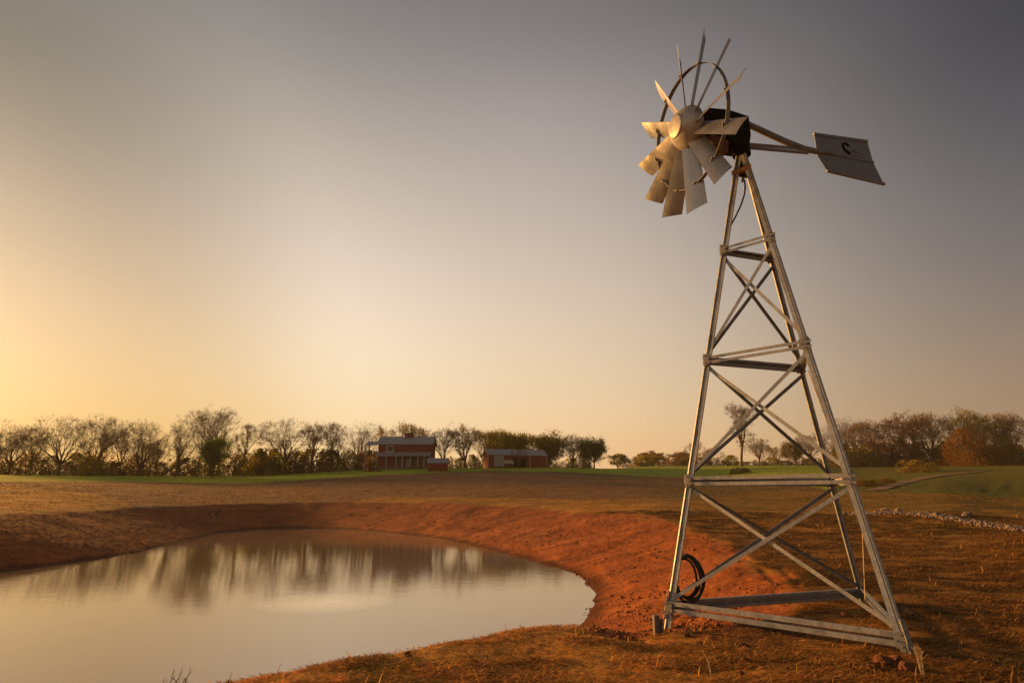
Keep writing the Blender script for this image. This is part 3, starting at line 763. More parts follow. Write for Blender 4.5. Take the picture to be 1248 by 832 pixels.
def truck():
    x, y, z = on_ground(620, 568, 148); z = at_y(620, 568.6, 148)[2]
    t = empty('parked_van', (x, y, z), R(3), 'small pale van parked in front of the red barn', 'van')
    L = 2.5 / 2 * 1.0
    prof = [(-1.25, .45), (1.3, .45), (1.32, .8), (1.22, 1.02), (.92, 1.52), (-1.18, 1.58), (-1.25, 1.45)]
    mb = MB(); n = len(prof)
    mb.add([(a, -.55, b) for a, b in prof] + [(a, .75, b) for a, b in prof], [tuple(range(n)), tuple(range(2 * n - 1, n - 1, -1))] + [(i, n + i, n + (i + 1) % n, (i + 1) % n) for i in range(n)])
    mb.build('body', M_WHITE, t, bevel=.03)
    mb = MB(); mb.box((-1.2, -.56, .46), (1.28, -.553, .72)); mb.build('sill_panel', M_BLACK, t)
    for a in (-.75, .8):
        w = MB(); w.tube([(a, -.58, .3), (a, -.38, .3)], .3, 16); o = w.build('wheel', M_TYRE, t)
        h = MB(); h.tube([(a, -.60, .3), (a, -.583, .3)], .15, 12); h.build('rim', M_DOORG, o)
        w = MB(); w.tube([(a, .55, .3), (a, .74, .3)], .3, 16); w.build('wheel', M_TYRE, t)
truck()

# wire fence along the lawn
M_FPOST = weathered('fence_post', (.10, .085, .07), (.17, .15, .12), 9, .9)
fpx = [(238, 134), (279, 134), (296, 134), (330, 134), (358, 134), (385, 134), (400, 133), (413, 132), (428, 132), (442, 132)]
fp = []
for px, Y in fpx:
    q = at_y(px, 575, Y); fp.append((q[0], q[1], ground_z(q[0], q[1])))
fence = empty('wire_fence', fp[0], 0, 'thin wire fence on posts crossing the lawn left of the farmhouse', 'fence')
f0 = np.array(fp[0])
for i, p in enumerate(fp):
    p = np.array(p) - f0; h = 1.25 if i % 3 else 1.6; mb = MB(); w = .05 if i != 7 else .1
    mb.tube([p - (0, 0, .3), p + (0, 0, h)], w, 6); mb.build('post', M_FPOST, fence)
mb = MB()
for hgt in (.45, .8, 1.15):
    mb.tube([np.array(p) - f0 + (0, 0, hgt) for p in fp], .012, 4)
mb.build('wire', M_FPOST, fence)

# ---------------------------------------------------------------- trees
def leaf_mat(name, c1, c2, trans=.6):
    def b(nt, p):
        v = coords(nt); f = noise(nt, v, .35, 3, .6); g = noise(nt, v, 2.5, 2, .5)
        oi = node(nt, 'ShaderNodeObjectInfo')
        col = cramp(nt, f, [(.35, c1), (.65, c2)])
        col = mixc(nt, col, cramp(nt, g, [(.3, (.6, .6, .6)), (.7, (1.4, 1.4, 1.35))]), .8, 'MULTIPLY')
        hs = node(nt, 'ShaderNodeHueSaturation')
        mr = node(nt, 'ShaderNodeMapRange'); mr.inputs[3].default_value = .75; mr.inputs[4].default_value = 1.25
        nt.links.new(oi.outputs['Random'], mr.inputs[0]); nt.links.new(mr.outputs[0], hs.inputs['Value'])
        mh = node(nt, 'ShaderNodeMapRange'); mh.inputs[3].default_value = .485; mh.inputs[4].default_value = .515
        nt.links.new(oi.outputs['Random'], mh.inputs[0]); nt.links.new(mh.outputs[0], hs.inputs['Hue'])
        nt.links.new(col, hs.inputs['Color']); nt.links.new(hs.outputs[0], p.inputs['Base Color'])
        p.inputs['Roughness'].default_value = .8; p.inputs['Specular IOR Level'].default_value = .15
        tr = node(nt, 'ShaderNodeBsdfTranslucent'); nt.links.new(hs.outputs[0], tr.inputs[0])
        mx = node(nt, 'ShaderNodeMixShader'); mx.inputs[0].default_value = trans
        nt.links.new(p.outputs[0], mx.inputs[1]); nt.links.new(tr.outputs[0], mx.inputs[2])
        nt.links.new(mx.outputs[0], nt.nodes['Material Output'].inputs[0])
    return mat(name, b)
M_BARK = weathered('bark', (.085, .046, .022), (.135, .078, .036), 4, .95)
M_BARKP = weathered('pale_bark', (.13, .09, .06), (.20, .15, .10), 4, .95)
LEAF = {'bare': leaf_mat('bud_twigs', (.22, .115, .028), (.30, .165, .040)),
        'olive': leaf_mat('olive_leaves', (.25, .22, .018), (.36, .31, .026)),
        'green': leaf_mat('green_leaves', (.10, .15, .014), (.165, .22, .022)),
        'orange': leaf_mat('orange_leaves', (.15, .062, .010), (.22, .092, .014)),
        'brown': leaf_mat('brown_leaves', (.21, .125, .028), (.30, .18, .040)),
        'dark': leaf_mat('dark_leaves', (.13, .11, .020), (.19, .155, .026)),
        'pink': leaf_mat('pale_twigs', (.20, .12, .08), (.28, .18, .12))}
def prisms(segs, nside=4):
    P0 = np.array([s[0] for s in segs]); P1 = np.array([s[1] for s in segs]); r0 = np.array([s[2] for s in segs]); r1 = np.array([s[3] for s in segs])
    d = P1 - P0; d /= np.maximum(np.linalg.norm(d, axis=1), 1e-6)[:, None]
    ref = np.where(np.abs(d[:, 2:3]) < .9, np.array([[0, 0, 1.]]), np.array([[1., 0, 0]]))
    a = np.cross(d, ref); a /= np.linalg.norm(a, axis=1)[:, None]; b = np.cross(d, a)
    V = []
    for P, r in ((P0, r0), (P1, r1)):
        for j in range(nside):
            t = 2 * math.pi * j / nside
            V.append(P + r[:, None] * (math.cos(t) * a + math.sin(t) * b))
    V = np.stack(V, 1); base = (np.arange(len(segs)) * 2 * nside)[:, None, None]
    Fq = np.array([[j, (j + 1) % nside, nside + (j + 1) % nside, nside + j] for j in range(nside)])[None] + base
    return V.reshape(-1, 3), Fq.reshape(-1, 4)
def leaf_quads(P, size, rg):
    n = len(P); u = rg.normal(size=(n, 3)); u /= np.linalg.norm(u, axis=1)[:, None]
    w = rg.normal(size=(n, 3)); v = np.cross(u, w); v /= np.linalg.norm(v, axis=1)[:, None]
    s = size * rg.uniform(.5, 1.4, n)[:, None]
    V = np.stack([P - u * s * .5, P + v * s * .33, P + u * s * .5, P - v * s * .33], 1)
    return V.reshape(-1, 3), np.arange(n * 4).reshape(-1, 4)
# unit tree: height 1, crown width about 1; scaled per tree
def grow(seed, trunk=.22, limbs=5, open_=.55, levels=6, shape='round', stems=1, leaves=2, leaf=.012, twig=.0016, low=.22, shoots=1.0):
    rg = np.random.default_rng(seed)
    thick, thin, tips = [], [], []
    cz, rz_, rx = (.5 + low / 2 + .02), (1 - low) / 2, .5
    def inside(p):
        q = ((p[0] / rx) ** 2 + (p[1] / rx) ** 2 + ((p[2] - cz) / rz_) ** 2)
        if shape == 'vase': q = (p[0] ** 2 + p[1] ** 2) / (rx * np.clip((p[2] - .12) / .6, .1, 1)) ** 2 + (max(0, p[2] - .55) / .45) ** 2
        return q < 1.0 + .12 * math.sin(7 * math.atan2(p[1], p[0]) + seed) + rg.uniform(-.06, .06)
    def branch(p, d, L, r, lvl):
        n = 3 if lvl < 3 else 2; pr = r
        for i in range(n):
            d = d + rg.normal(0, .10 + .025 * lvl, 3) + np.array((0, 0, .06 if lvl < 4 else .02)); d /= np.linalg.norm(d)
            q = p + d * L / n; nr = r * (1 - .32 * (i + 1) / n)
            (thick if lvl < 3 else thin).append((p, q, pr, nr)); p, pr = q, nr
            if lvl >= 2 and not inside(p): tips.append(p); return
            if 1 <= lvl < levels and i < n - 1 and rg.random() < .55 * shoots:
                e = d + rg.normal(0, .55, 3); e /= np.linalg.norm(e); branch(p, e, L * .6, pr * .5, min(levels, lvl + 2))
        if lvl >= levels: tips.append(p); return
        kids = 2 + (rg.random() < .5)
        a0 = rg.uniform(0, 2 * math.pi)
        ref = np.cross(d, (0.3, .2, .9)); ref /= np.linalg.norm(ref); ref2 = np.cross(d, ref)
        for c in range(kids):
            an = rg.uniform(.22, .52); aa = a0 + 2 * math.pi * c / kids + rg.normal(0, .4)
            e = d * math.cos(an) + (ref * math.cos(aa) + ref2 * math.sin(aa)) * math.sin(an)
            branch(p, e, L * rg.uniform(.68, .86), pr * (.66 if kids == 2 else .56), lvl + 1)
    for s in range(stems):
        a = rg.uniform(0, 6.28); lean = .0 if stems == 1 else rg.uniform(.1, .3)
        d = np.array((math.cos(a) * lean, math.sin(a) * lean, 1.0)) + rg.normal(0, .05, 3); d /= np.linalg.norm(d)
        p = np.array((math.cos(a) * .02 * (stems > 1), math.sin(a) * .02 * (stems > 1), -.04)); r = .024 / math.sqrt(stems)
        q = p + d * .06; thick.append((p, q, r * 1.5, r * 1.08)); p = q
        nseg = 3
        for i in range(nseg):
            d = d + rg.normal(0, .05, 3); d /= np.linalg.norm(d); q = p + d * trunk / nseg
            thick.append((p, q, r * (1.08 - .1 * i), r * (1 - .1 * i))); p = q
        nl = max(2, limbs // stems)
        a0 = rg.uniform(0, 6.28)
        for i in range(nl):
            an = open_ * rg.uniform(.45, 1.25); aa = a0 + 2 * math.pi * i / nl + rg.normal(0, .25)
            e = np.array((math.sin(an) * math.cos(aa), math.sin(an) * math.sin(aa), math.cos(an))); e = e + d * .2; e /= np.linalg.norm(e)
            branch(p - d * trunk * .25 * rg.random() * (i > 0), e, (1 - trunk) * rg.uniform(.24, .32), r * .62, 1)
        branch(p, d, (1 - trunk) * .28, r * .7, 1)
    T = np.array(tips); NT = 6 if leaves == 1 else 3
    # fine twigs fanning out of every tip
    for t in T:
        for j in range(NT):
            e = rg.normal(0, 1, 3) + np.array((t[0] * 2.0, t[1] * 2.0, .6)); e /= np.linalg.norm(e)
            q = t + e * rg.uniform(.022, .065); thin.append((t, q, twig, twig * .6))
    Vt, Ft = prisms(thick, 6)
    thin = [(a, b, max(r0, twig), max(r1, twig * .8)) for a, b, r0, r1 in thin]
    Vb, Fb = prisms(thin, 3)
    ends = np.array([s[1] for s in thin[-len(T) * NT:]])
    P = np.repeat(ends, leaves, 0) + rg.normal(0, .012 + .0025 * leaves, (len(ends) * leaves, 3))
    Vl, Fl = leaf_quads(P, leaf, rg)
    zmax = max(Vb[:, 2].max(), .5); wid = np.percentile(np.hypot(Vb[:, 0], Vb[:, 1]), 97) * 2
    sc_ = np.array((1 / wid, 1 / wid, 1 / zmax))
    return Vt * sc_, Ft, Vb * sc_, Fb, Vl * sc_, Fl
PROTO = {}
def bush_cloud(seed, n=1500, leaf=.062):
    rg = np.random.default_rng(seed); segs = []
    for i in range(26):
        a = rg.uniform(0, 6.28); rr = rg.uniform(.05, .42); p = np.array((math.cos(a) * rr * .4, math.sin(a) * rr * .4, -.05)); q = np.array((math.cos(a) * rr, math.sin(a) * rr, rg.uniform(.55, 1.0) * math.sqrt(max(.1, 1 - (rr / .55) ** 2))))
        m = (p + q) / 2 + rg.normal(0, .03, 3); segs += [(p, m, .010, .007), (m, q, .007, .003)]
    k = n * 4; az = rg.uniform(0, 6.28, k); rr = np.sqrt(rg.random(k)); z = rg.random(k)
    edge = .5 * (1 + .22 * np.sin(3 * az + seed) + .14 * np.sin(7 * az + 2 * seed)) * np.sqrt(np.clip(1.02 - (z * (1 + .12 * np.sin(5 * az + seed))) ** 2, 0, 1))
    P = np.stack([np.cos(az) * rr * edge, np.sin(az) * rr * edge, z * .98], -1)
    dens = fbm(P[:, 0] * 5 + seed, P[:, 2] * 4 + P[:, 1] * 5, 3)
    P = P[(dens > rg.uniform(.38, .62, k)) & (edge > .02)][:n]
    Vt, Ft = prisms(segs[:20], 5); Vb, Fb = prisms(segs[20:], 3); Vl, Fl = leaf_quads(P, leaf, rg)
    return Vt, Ft, Vb, Fb, Vl, Fl
def proto(kind, variant, leafkind, barkmat=None):
    key = (kind, variant, leafkind)
    if key in PROTO: return PROTO[key]
    rs_ = 100 * variant + {'bare': 1, 'vase': 2, 'leafy': 3, 'bush': 4, 'slim': 5, 'budding': 6, 'far': 7, 'sapling': 8, 'thicket': 14, 'bare_small': 11, 'vase_small': 12, 'budding_small': 16}[kind]
    P = dict(bare=dict(trunk=.17, limbs=6, open_=.80, levels=5, leaves=1, leaf=.0065, twig=.0008, shoots=1.8, low=.16),
             vase=dict(trunk=.12, limbs=7, open_=.62, levels=5, leaves=1, leaf=.0065, twig=.0008, low=.10, shoots=1.8),
             bare_small=dict(trunk=.20, limbs=5, open_=.72, levels=5, leaves=1, leaf=.011, twig=.0013, low=.18, shoots=1.5),
             vase_small=dict(trunk=.16, limbs=5, open_=.55, levels=5, leaves=1, leaf=.011, twig=.0013, low=.16, shoots=1.5),
             budding_small=dict(trunk=.16, limbs=5, open_=.75, levels=5, leaves=2, leaf=.022, low=.10, shoots=1.4),
             slim=dict(trunk=.36, limbs=5, open_=.75, levels=5, leaves=1, leaf=.010, low=.36, twig=.0013),
             budding=dict(trunk=.16, limbs=6, open_=.78, levels=5, leaves=2, leaf=.020, low=.08, shoots=1.6),
             leafy=dict(trunk=.16, limbs=5, open_=.75, levels=4, leaves=18, leaf=.036, low=.06, shoots=1.6),
             bush=dict(trunk=.06, limbs=6, open_=1.0, levels=3, stems=3, leaves=8, leaf=.085, low=.0),
             far=dict(trunk=.12, limbs=5, open_=.9, levels=4, leaves=6, leaf=.05, low=.0),
             thicket=dict(),
             sapling=dict(trunk=.26, limbs=5, open_=.8, levels=4, leaves=1, leaf=.02))[kind]
    Vt, Ft, Vb, Fb, Vl, Fl = bush_cloud(rs_, 1500 if leafkind in ('brown', 'pink') else 2400) if kind == 'bush' else bush_cloud(rs_, 6500, .030) if kind == 'thicket' else grow(rs_ + 7, **P)
    trunk = quick_mesh('trunk', Vt, Ft, barkmat or M_BARK, True)
    V = np.vstack([Vb, Vl]); Fq = np.vstack([Fb, Fl + len(Vb)])
    crown = quick_mesh('crown', V, Fq, M_BARK)
    crown.materials.append(LEAF[leafkind])
    mi = np.r_[np.zeros(len(Fb), np.int32), np.ones(len(Fl), np.int32)]
    if leafkind == 'pink': mi[:] = 1
    crown.polygons.foreach_set('material_index', mi)
    PROTO[key] = (trunk, crown); return PROTO[key]
trng = np.random.default_rng(3)
def plant(name, px, base_py, top_py, wpx, Y, kind, variant, leafkind, label, cat, group, bark=None, sink=.15, lean=0):
    x = at_y(px, base_py, Y)[0]; z = ground_z(x, Y)
    ztop = at_y(px, top_py, Y)[2]; h = max(.4, ztop - z); b = pray(px, base_py)[1]
    w = wpx * Y / FPX / b
    t = empty(name, (x, Y, z - sink), 0, label, cat, group)
    t.rotation_euler = (0, lean, trng.uniform(0, 6.28))
    if kind in ('bare', 'vase', 'budding') and wpx < 50: kind = kind + '_small'
    tm, cm = proto(kind, variant, leafkind, bark)
    for nm, me in (('trunk', tm), ('crown', cm)):
        o = link(nm, me, t); o.scale = (w, w, h)
    return t
GL = 'trees along the left skyline'; GR = 'trees of the wood on the right'; GM = 'trees behind the farm buildings'; GF = 'trees seen through the tower'
TREES = [
 # name, px, base, top, width, Y, kind, variant, leaf, label, group
 ('bare_tree', -18, 579, 508, 70, 152, 'bare', 1, 'bare', 'bare tree cut by the left edge of the photo', GL),
 ('bare_tree', 10, 579, 514, 52, 156, 'bare', 2, 'bare', 'thin bare tree second from the left edge of the tree line', GL),
 ('bare_tree', 36, 579, 517, 46, 158, 'bare', 3, 'bare', 'low bare tree just left of the broad thick-trunked tree', GL),
 ('bare_tree', 69, 578, 502, 76, 150, 'bare', 4, 'bare', 'broad bare tree with a thick dark trunk near the left edge', GL),
 ('bare_tree', 112, 577, 498, 74, 153, 'vase', 1, 'bare', 'bare tree with a forked trunk and flat-topped spreading crown', GL),
 ('bare_tree', 146, 577, 522, 44, 156, 'bare', 5, 'bare', 'small bare tree between the forked tree and a twin-topped tree', GL),
 ('bare_tree', 167, 577, 508, 58, 154, 'vase', 2, 'bare', 'medium bare tree with a round twiggy top behind the clump of saplings', GL),
 ('bare_tree', 190, 577, 530, 34, 155, 'bare', 2, 'bare', 'short bare tree left of the leaning trunk', GL),
 ('bare_tree', 213, 581, 504, 54, 140, 'bare', 1, 'bare', 'bare tree with a thick leaning trunk standing out on the lawn', GL),
 ('bare_tree', 256, 577, 490, 88, 150, 'vase', 3, 'bare', 'tallest bare tree of the left skyline with a wide domed crown', GL),
 ('bare_tree', 297, 577, 512, 40, 152, 'slim', 1, 'bare', 'slender bare tree right of the tallest domed tree', GL),
 ('bare_tree', 347, 573, 507, 74, 152, 'bare', 3, 'bare', 'spreading bare tree above the yellowish bushes', GL),
 ('bare_tree', 379, 573, 511, 44, 154, 'slim', 2, 'bare', 'narrow bare tree between the spreading tree and a bushy-topped tree', GL),
 ('bare_tree', 403, 573, 512, 48, 152, 'bare', 5, 'bare', 'bare tree with a bushy top left of the fan-shaped tree', GL),
 ('bare_tree', 438, 573, 510, 52, 156, 'vase', 4, 'bare', 'fan-shaped bare tree with pale limbs left of the farmhouse', GL),
 ('budding_tree', 464, 571, 518, 34, 166, 'budding', 1, 'brown', 'thin budding tree above the side roof of the farmhouse', GM),
 ('budding_tree', 490, 571, 512, 52, 168, 'budding', 2, 'olive', 'olive budding tree rising behind the farmhouse chimney', GM),
 ('budding_tree', 512, 571, 518, 40, 172, 'budding', 1, 'brown', 'brown budding tree behind the right end of the farmhouse roof', GM),
 ('budding_tree', 541, 571, 519, 40, 158, 'bare', 4, 'bare', 'bare tree just right of the farmhouse behind the low shed', GM),
 ('budding_tree', 566, 571, 513, 56, 160, 'budding', 3, 'brown', 'tall budding tree between farmhouse and barn', GM),
 ('leafy_tree', 590, 570, 523, 54, 166, 'budding', 2, 'olive', 'olive tree rising over the left end of the barn roof', GM),
 ('leafy_tree', 615, 570, 526, 48, 168, 'leafy', 1, 'olive', 'leafy olive tree behind the middle of the barn roof', GM),
 ('leafy_tree', 642, 570, 529, 44, 172, 'leafy', 3, 'olive', 'leafy olive tree behind the right half of the barn roof', GM),
 ('leafy_tree', 668, 569, 526, 52, 166, 'leafy', 2, 'olive', 'yellow-green leafy tree just right of the barn', GM),
 ('leafy_tree', 697, 569, 528, 44, 164, 'budding', 3, 'olive', 'open olive tree beside the dark green round tree', GM),
 ('leafy_tree', 724, 568, 534, 36, 160, 'leafy', 3, 'green', 'dense dark green round tree ending the farm tree line', GM),
 ('leafy_tree', 259, 582, 535, 30, 137, 'leafy', 1, 'green', 'small leafy green tree on the lawn before the tallest bare tree', GL),
 ('far_tree', 753, 567, 553, 34, 210, 'far', 1, 'dark', 'low dark dome-shaped tree right of the dark green round tree', GF),
 ('far_tree', 795, 566, 549, 46, 260, 'far', 2, 'brown', 'low brown tree far across the field left of the tower', GF),
 ('far_tree', 829, 566, 551, 40, 265, 'far', 1, 'brown', 'low brown tree far off just left of the tower leg', GF),
 ('bare_tree', 846, 566, 536, 26, 240, 'bare', 2, 'pink', 'pale bare tree showing behind the left tower leg', GF),
 ('bare_tree', 866, 567, 545, 34, 230, 'budding', 1, 'brown', 'low brown budding tree just right of the left tower leg', GF),
 ('bare_tree', 904, 570, 487, 46, 165, 'slim', 3, 'bare', 'tall slender bare tree seen through the tower braces', GF),
 ('bare_tree', 926, 570, 532, 42, 170, 'bare', 3, 'bare', 'bare tree with a thin leaning trunk beside the tall slender tree', GF),
 ('budding_tree', 947, 569, 541, 34, 185, 'budding', 2, 'olive', 'low olive budding tree in the middle of the tower opening', GF),
 ('leafy_tree', 970, 569, 538, 26, 175, 'leafy', 3, 'dark', 'dark compact tree behind the lower tower braces', GF),
 ('bare_tree', 990, 568, 528, 40, 185, 'bare', 5, 'bare', 'bare tree left of the rear tower leg', GF),
 ('bare_tree', 1016, 568, 514, 48, 150, 'bare', 1, 'bare', 'sparse twiggy tree directly behind the rear tower leg', GR),
 ('bare_tree', 1042, 567, 506, 58, 145, 'vase', 2, 'bare', 'twiggy bare tree between the rear and near tower legs', GR),
 ('budding_tree', 1074, 567, 507, 66, 138, 'budding', 1, 'brown', 'brown budding tree just right of the near tower leg', GR),
 ('budding_tree', 1108, 567, 497, 66, 134, 'budding', 3, 'brown', 'tall round brown tree at the left of the wood behind the mound', GR),
 ('budding_tree', 1138, 567, 500, 58, 138, 'budding', 2, 'bare', 'darker brown tree with spreading limbs in the middle of the right wood', GR),
 ('budding_tree', 1174, 567, 494, 68, 134, 'budding', 1, 'olive', 'tallest olive-brown tree of the right wood above the orange bush', GR),
 ('budding_tree', 1208, 567, 502, 54, 138, 'budding', 3, 'olive', 'olive budding tree between the tallest tree and the right edge', GR),
 ('budding_tree', 1238, 567, 499, 60, 132, 'budding', 2, 'brown', 'dark brown tree at the right edge of the photo', GR),
 ('budding_tree', 1275, 567, 497, 70, 134, 'budding', 1, 'brown', 'brown tree cut off by the right edge of the photo', GR),
 ('leafy_tree', 1182, 568, 520, 62, 122, 'thicket', 2, 'orange', 'orange-leaved bushy tree in front of the right wood', GR),
 ('leafy_tree', 1226, 568, 530, 56, 120, 'thicket', 1, 'dark', 'dark green bushy tree low at the right edge', GR),
 ('bare_tree', 633, 571, 545, 26, 141, 'sapling', 1, 'pink', 'small pale bare tree in front of the red barn', GM),
 ('sapling_tree', 172, 581, 541, 24, 139, 'sapling', 2, 'olive', 'yellowish young tree left in the clump of three saplings', GL),
 ('sapling_tree', 181, 582, 539, 22, 139, 'sapling', 1, 'olive', 'yellowish young tree central in the clump of three saplings', GL),
 ('sapling_tree', 188, 582, 545, 18, 138, 'sapling', 3, 'olive', 'yellowish young tree right in the clump of three saplings', GL),
 ('sapling_tree', 240, 581, 548, 20, 141, 'sapling', 2, 'olive', 'young olive tree between the leaning trunk and small green tree', GL),
]
for i, (nm, px, bp, tp, w, Y, kd, vr, lf, lb, gp) in enumerate(TREES):
    plant(nm, px, bp, tp, w, Y, kd, vr, lf, lb, 'tree', gp, M_BARKP if (px in (438,)) else None)
# bushes
def bush(px, bp, tp, w, Y, lf, var, label, group=None, name='bush'):
    plant(name, px, bp, tp, w, Y, 'bush', var, lf, label, 'bush', group, sink=.3)
for i, px in enumerate(list(range(-10, 320, 21))):
    lf = ('brown', 'olive', 'brown', 'dark')[i % 4]
    bush(px + trng.uniform(-5, 5), 577, 577 - trng.uniform(16, 30), trng.uniform(30, 44), 157 + trng.uniform(-2, 3), lf, i % 3 + 1, 'low leafless undergrowth bush at the foot of the left skyline trees', 'undergrowth bushes below the left skyline')
for i, px in enumerate(list(range(306, 452, 13))):
    lf = ('olive', 'olive', 'dark', 'olive')[i % 4] if px < 350 else ('dark', 'olive', 'brown', 'dark')[i % 4]
    bush(px + trng.uniform(-3, 3), 573.5, 573.5 - trng.uniform(20, 30), trng.uniform(26, 36), 153 + trng.uniform(-2, 2), lf, i % 3 + 1, 'dense olive bush in the hedge left of the farmhouse', 'hedge bushes left of the farmhouse')
bush(318, 574, 544, 34, 147, 'olive', 2, 'bright yellow-olive bush at the left end of the farmhouse hedge')
bush(334, 574, 549, 30, 148, 'olive', 1, 'yellow-olive bush second from the left end of the farmhouse hedge')
bush(108, 578, 554, 42, 147, 'olive', 3, 'green-olive bush below the forked bare tree')
bush(453, 580, 551, 18, 138, 'brown', 1, 'reddish brown bush in front of the left end of the farmhouse')
bush(461, 580, 568, 10, 136, 'pink', 2, 'small tan bush beside the reddish brown bush near the farmhouse')
for i, px in enumerate(range(548, 716, 15)):
    bush(px, 570.5, 570.5 - trng.uniform(10, 20), 24, 171 + trng.uniform(-2, 2), ('brown', 'olive', 'dark')[i % 3], i % 3 + 1, 'shadowy undergrowth bush behind the barn and farmhouse', 'undergrowth bushes behind the farm buildings')
for i, px in enumerate(range(770, 1030, 17)):
    bush(px, 568, 568 - trng.uniform(7, 16), 30, 215 + trng.uniform(-4, 4), ('brown', 'olive', 'brown')[i % 3], i % 3 + 1, 'low brown hedge bush along the far side of the field behind the tower', 'hedge bushes across the far field')
for i, px in enumerate(range(1022, 1290, 12)):
    bush(px, 568, 568 - trng.uniform(18, 34), 40, 143 + trng.uniform(-3, 4), ('dark', 'brown', 'dark')[i % 3], i % 3 + 1, 'dark undergrowth bush filling the foot of the right wood', 'undergrowth bushes in the right wood')
bush(903, 581, 567, 26, 118, 'dark', 1, 'dark rounded bush on the lawn framed by the tower legs')
bush(1112, 574, 557, 40, 98, 'brown', 2, 'low rounded brown bush between the track and the right wood')
bush(1134, 573, 560, 26, 100, 'dark', 3, 'low dark bush just right of the rounded brown bush')
for i, (px, bp, tp, w, Y) in enumerate(((1050, 594, 578, 26, 66), (1066, 594, 580, 26, 65), (1082, 592, 579, 26, 68), (1036, 594, 580, 22, 68))):
    bush(px, bp, tp, w, Y, ('brown', 'dark')[i % 2], i % 3 + 1, 'low dark bush along the ditch beside the near tower leg', 'ditch bushes beside the near tower leg')

# ---------------------------------------------------------------- near ground: dry grass, gravel, clods, weeds
def grass_blades(n, seed, rmin, rmax, az0, az1):
    rg = np.random.default_rng(seed)
    u = rg.random(n); r = rmin * (rmax / rmin) ** (u ** .66); a = rg.uniform(az0, az1, n)
    x, y = np.sin(a) * r, np.cos(a) * r
    z, cut, sd = ground_all(x, y)
    n2 = fbm(x * 1.7 + 3, y * 1.7); n1 = fbm(x * .35, y * .35)
    cut = cut - lip(x, y)
    keep = (sd > .25) & ((cut + (n2 - .5) * .22 < .02) | (rg.random(n) < .015))
    foot = np.zeros(n, bool)
    for (cx, cy, rad) in ((2.35, 7.15, .95), (3.9, 5.9, .6), (4.95, 8.75, .6)):
        foot |= np.hypot((x - cx) * .8, (y - cy) * 1.5) / rad - (n2 - .5) * 2.4 < .9
    keep &= ~foot | (rg.random(n) < .22)
    keep &= rg.random(n) < np.clip((fbm(x * 1.6 + 50, y * 2.4, 4) - .36) * 5, .10, 1)
    x, y, z, r, n1, n2 = (t[keep] for t in (x, y, z, r, n1, n2)); n = len(x)
    L = rg.uniform(.03, .085, n) * (1 + .02 * r) * (.6 + 1.1 * fbm(x * 2.1 + 8, y * 2.1, 3)); tall = rg.random(n) < .004; L = np.where(tall, L * 1.45, L)
    el = np.where(tall, rg.uniform(.5, 1.4, n), np.abs(rg.normal(.06, .15, n))); ph = rg.normal(0, .75, n) + math.pi * (rg.random(n) < .5)
    w = (.0014 + .00050 * r) * rg.uniform(.6, 1.3, n)
    d = np.stack([np.cos(el) * np.cos(ph), np.cos(el) * np.sin(ph), np.sin(el)], -1)
    s = np.stack([-np.sin(ph), np.cos(ph), 0 * ph], -1)
    P = np.stack([x, y, z + .004 + rg.uniform(0, .012, n)], -1)
    mid = P + d * (L * .55)[:, None] + np.array((0, 0, 1.0)) * (L * .06)[:, None]
    tip = P + d * L[:, None] - np.array((0, 0, 1.0)) * (L * rg.uniform(0, .25, n))[:, None]
    V = np.stack([P - s * w[:, None], P + s * w[:, None], mid + s * w[:, None] * .7, mid - s * w[:, None] * .7, tip], 1).reshape(-1, 3)
    b = np.arange(n)[:, None] * 5
    F3 = np.vstack([b + [[0, 1, 2]], b + [[0, 2, 3]], b + [[3, 2, 4]]])
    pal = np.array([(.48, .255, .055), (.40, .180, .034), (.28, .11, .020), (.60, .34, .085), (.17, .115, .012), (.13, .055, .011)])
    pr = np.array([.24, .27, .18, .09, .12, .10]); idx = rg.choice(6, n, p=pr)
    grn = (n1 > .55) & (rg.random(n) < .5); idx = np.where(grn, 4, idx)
    col = pal[idx] * rg.uniform(.7, 1.35, n)[:, None] * (1.45 - .7 * np.clip((x - 1) / 5, 0, 1))[:, None] * (.45 + 1.1 * fbm(x * 1.9 + 31, y * 3.1, 3))[:, None]  # blades lighter left, darker right: painted light, as in the near turf
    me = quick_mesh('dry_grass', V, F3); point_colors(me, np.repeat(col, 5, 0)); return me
def blade_mat(nt, p):
    a = node(nt, 'ShaderNodeAttribute', attribute_name='Col'); nt.links.new(a.outputs['Color'], p.inputs['Base Color'])
    p.inputs['Roughness'].default_value = .75; p.inputs['Specular IOR Level'].default_value = .2
    tr = node(nt, 'ShaderNodeBsdfTranslucent'); nt.links.new(a.outputs['Color'], tr.inputs[0])
    mx = node(nt, 'ShaderNodeMixShader'); mx.inputs[0].default_value = .42
    nt.links.new(p.outputs[0], mx.inputs[1]); nt.links.new(tr.outputs[0], mx.inputs[2]); nt.links.new(mx.outputs[0], nt.nodes['Material Output'].inputs[0])
M_GRASS = mat('dry_grass', blade_mat)
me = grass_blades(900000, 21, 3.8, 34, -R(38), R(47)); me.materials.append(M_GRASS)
tag(link('dry_grass', me), 'short dry orange-brown grass covering the near bank and field', 'grass', kind='stuff')

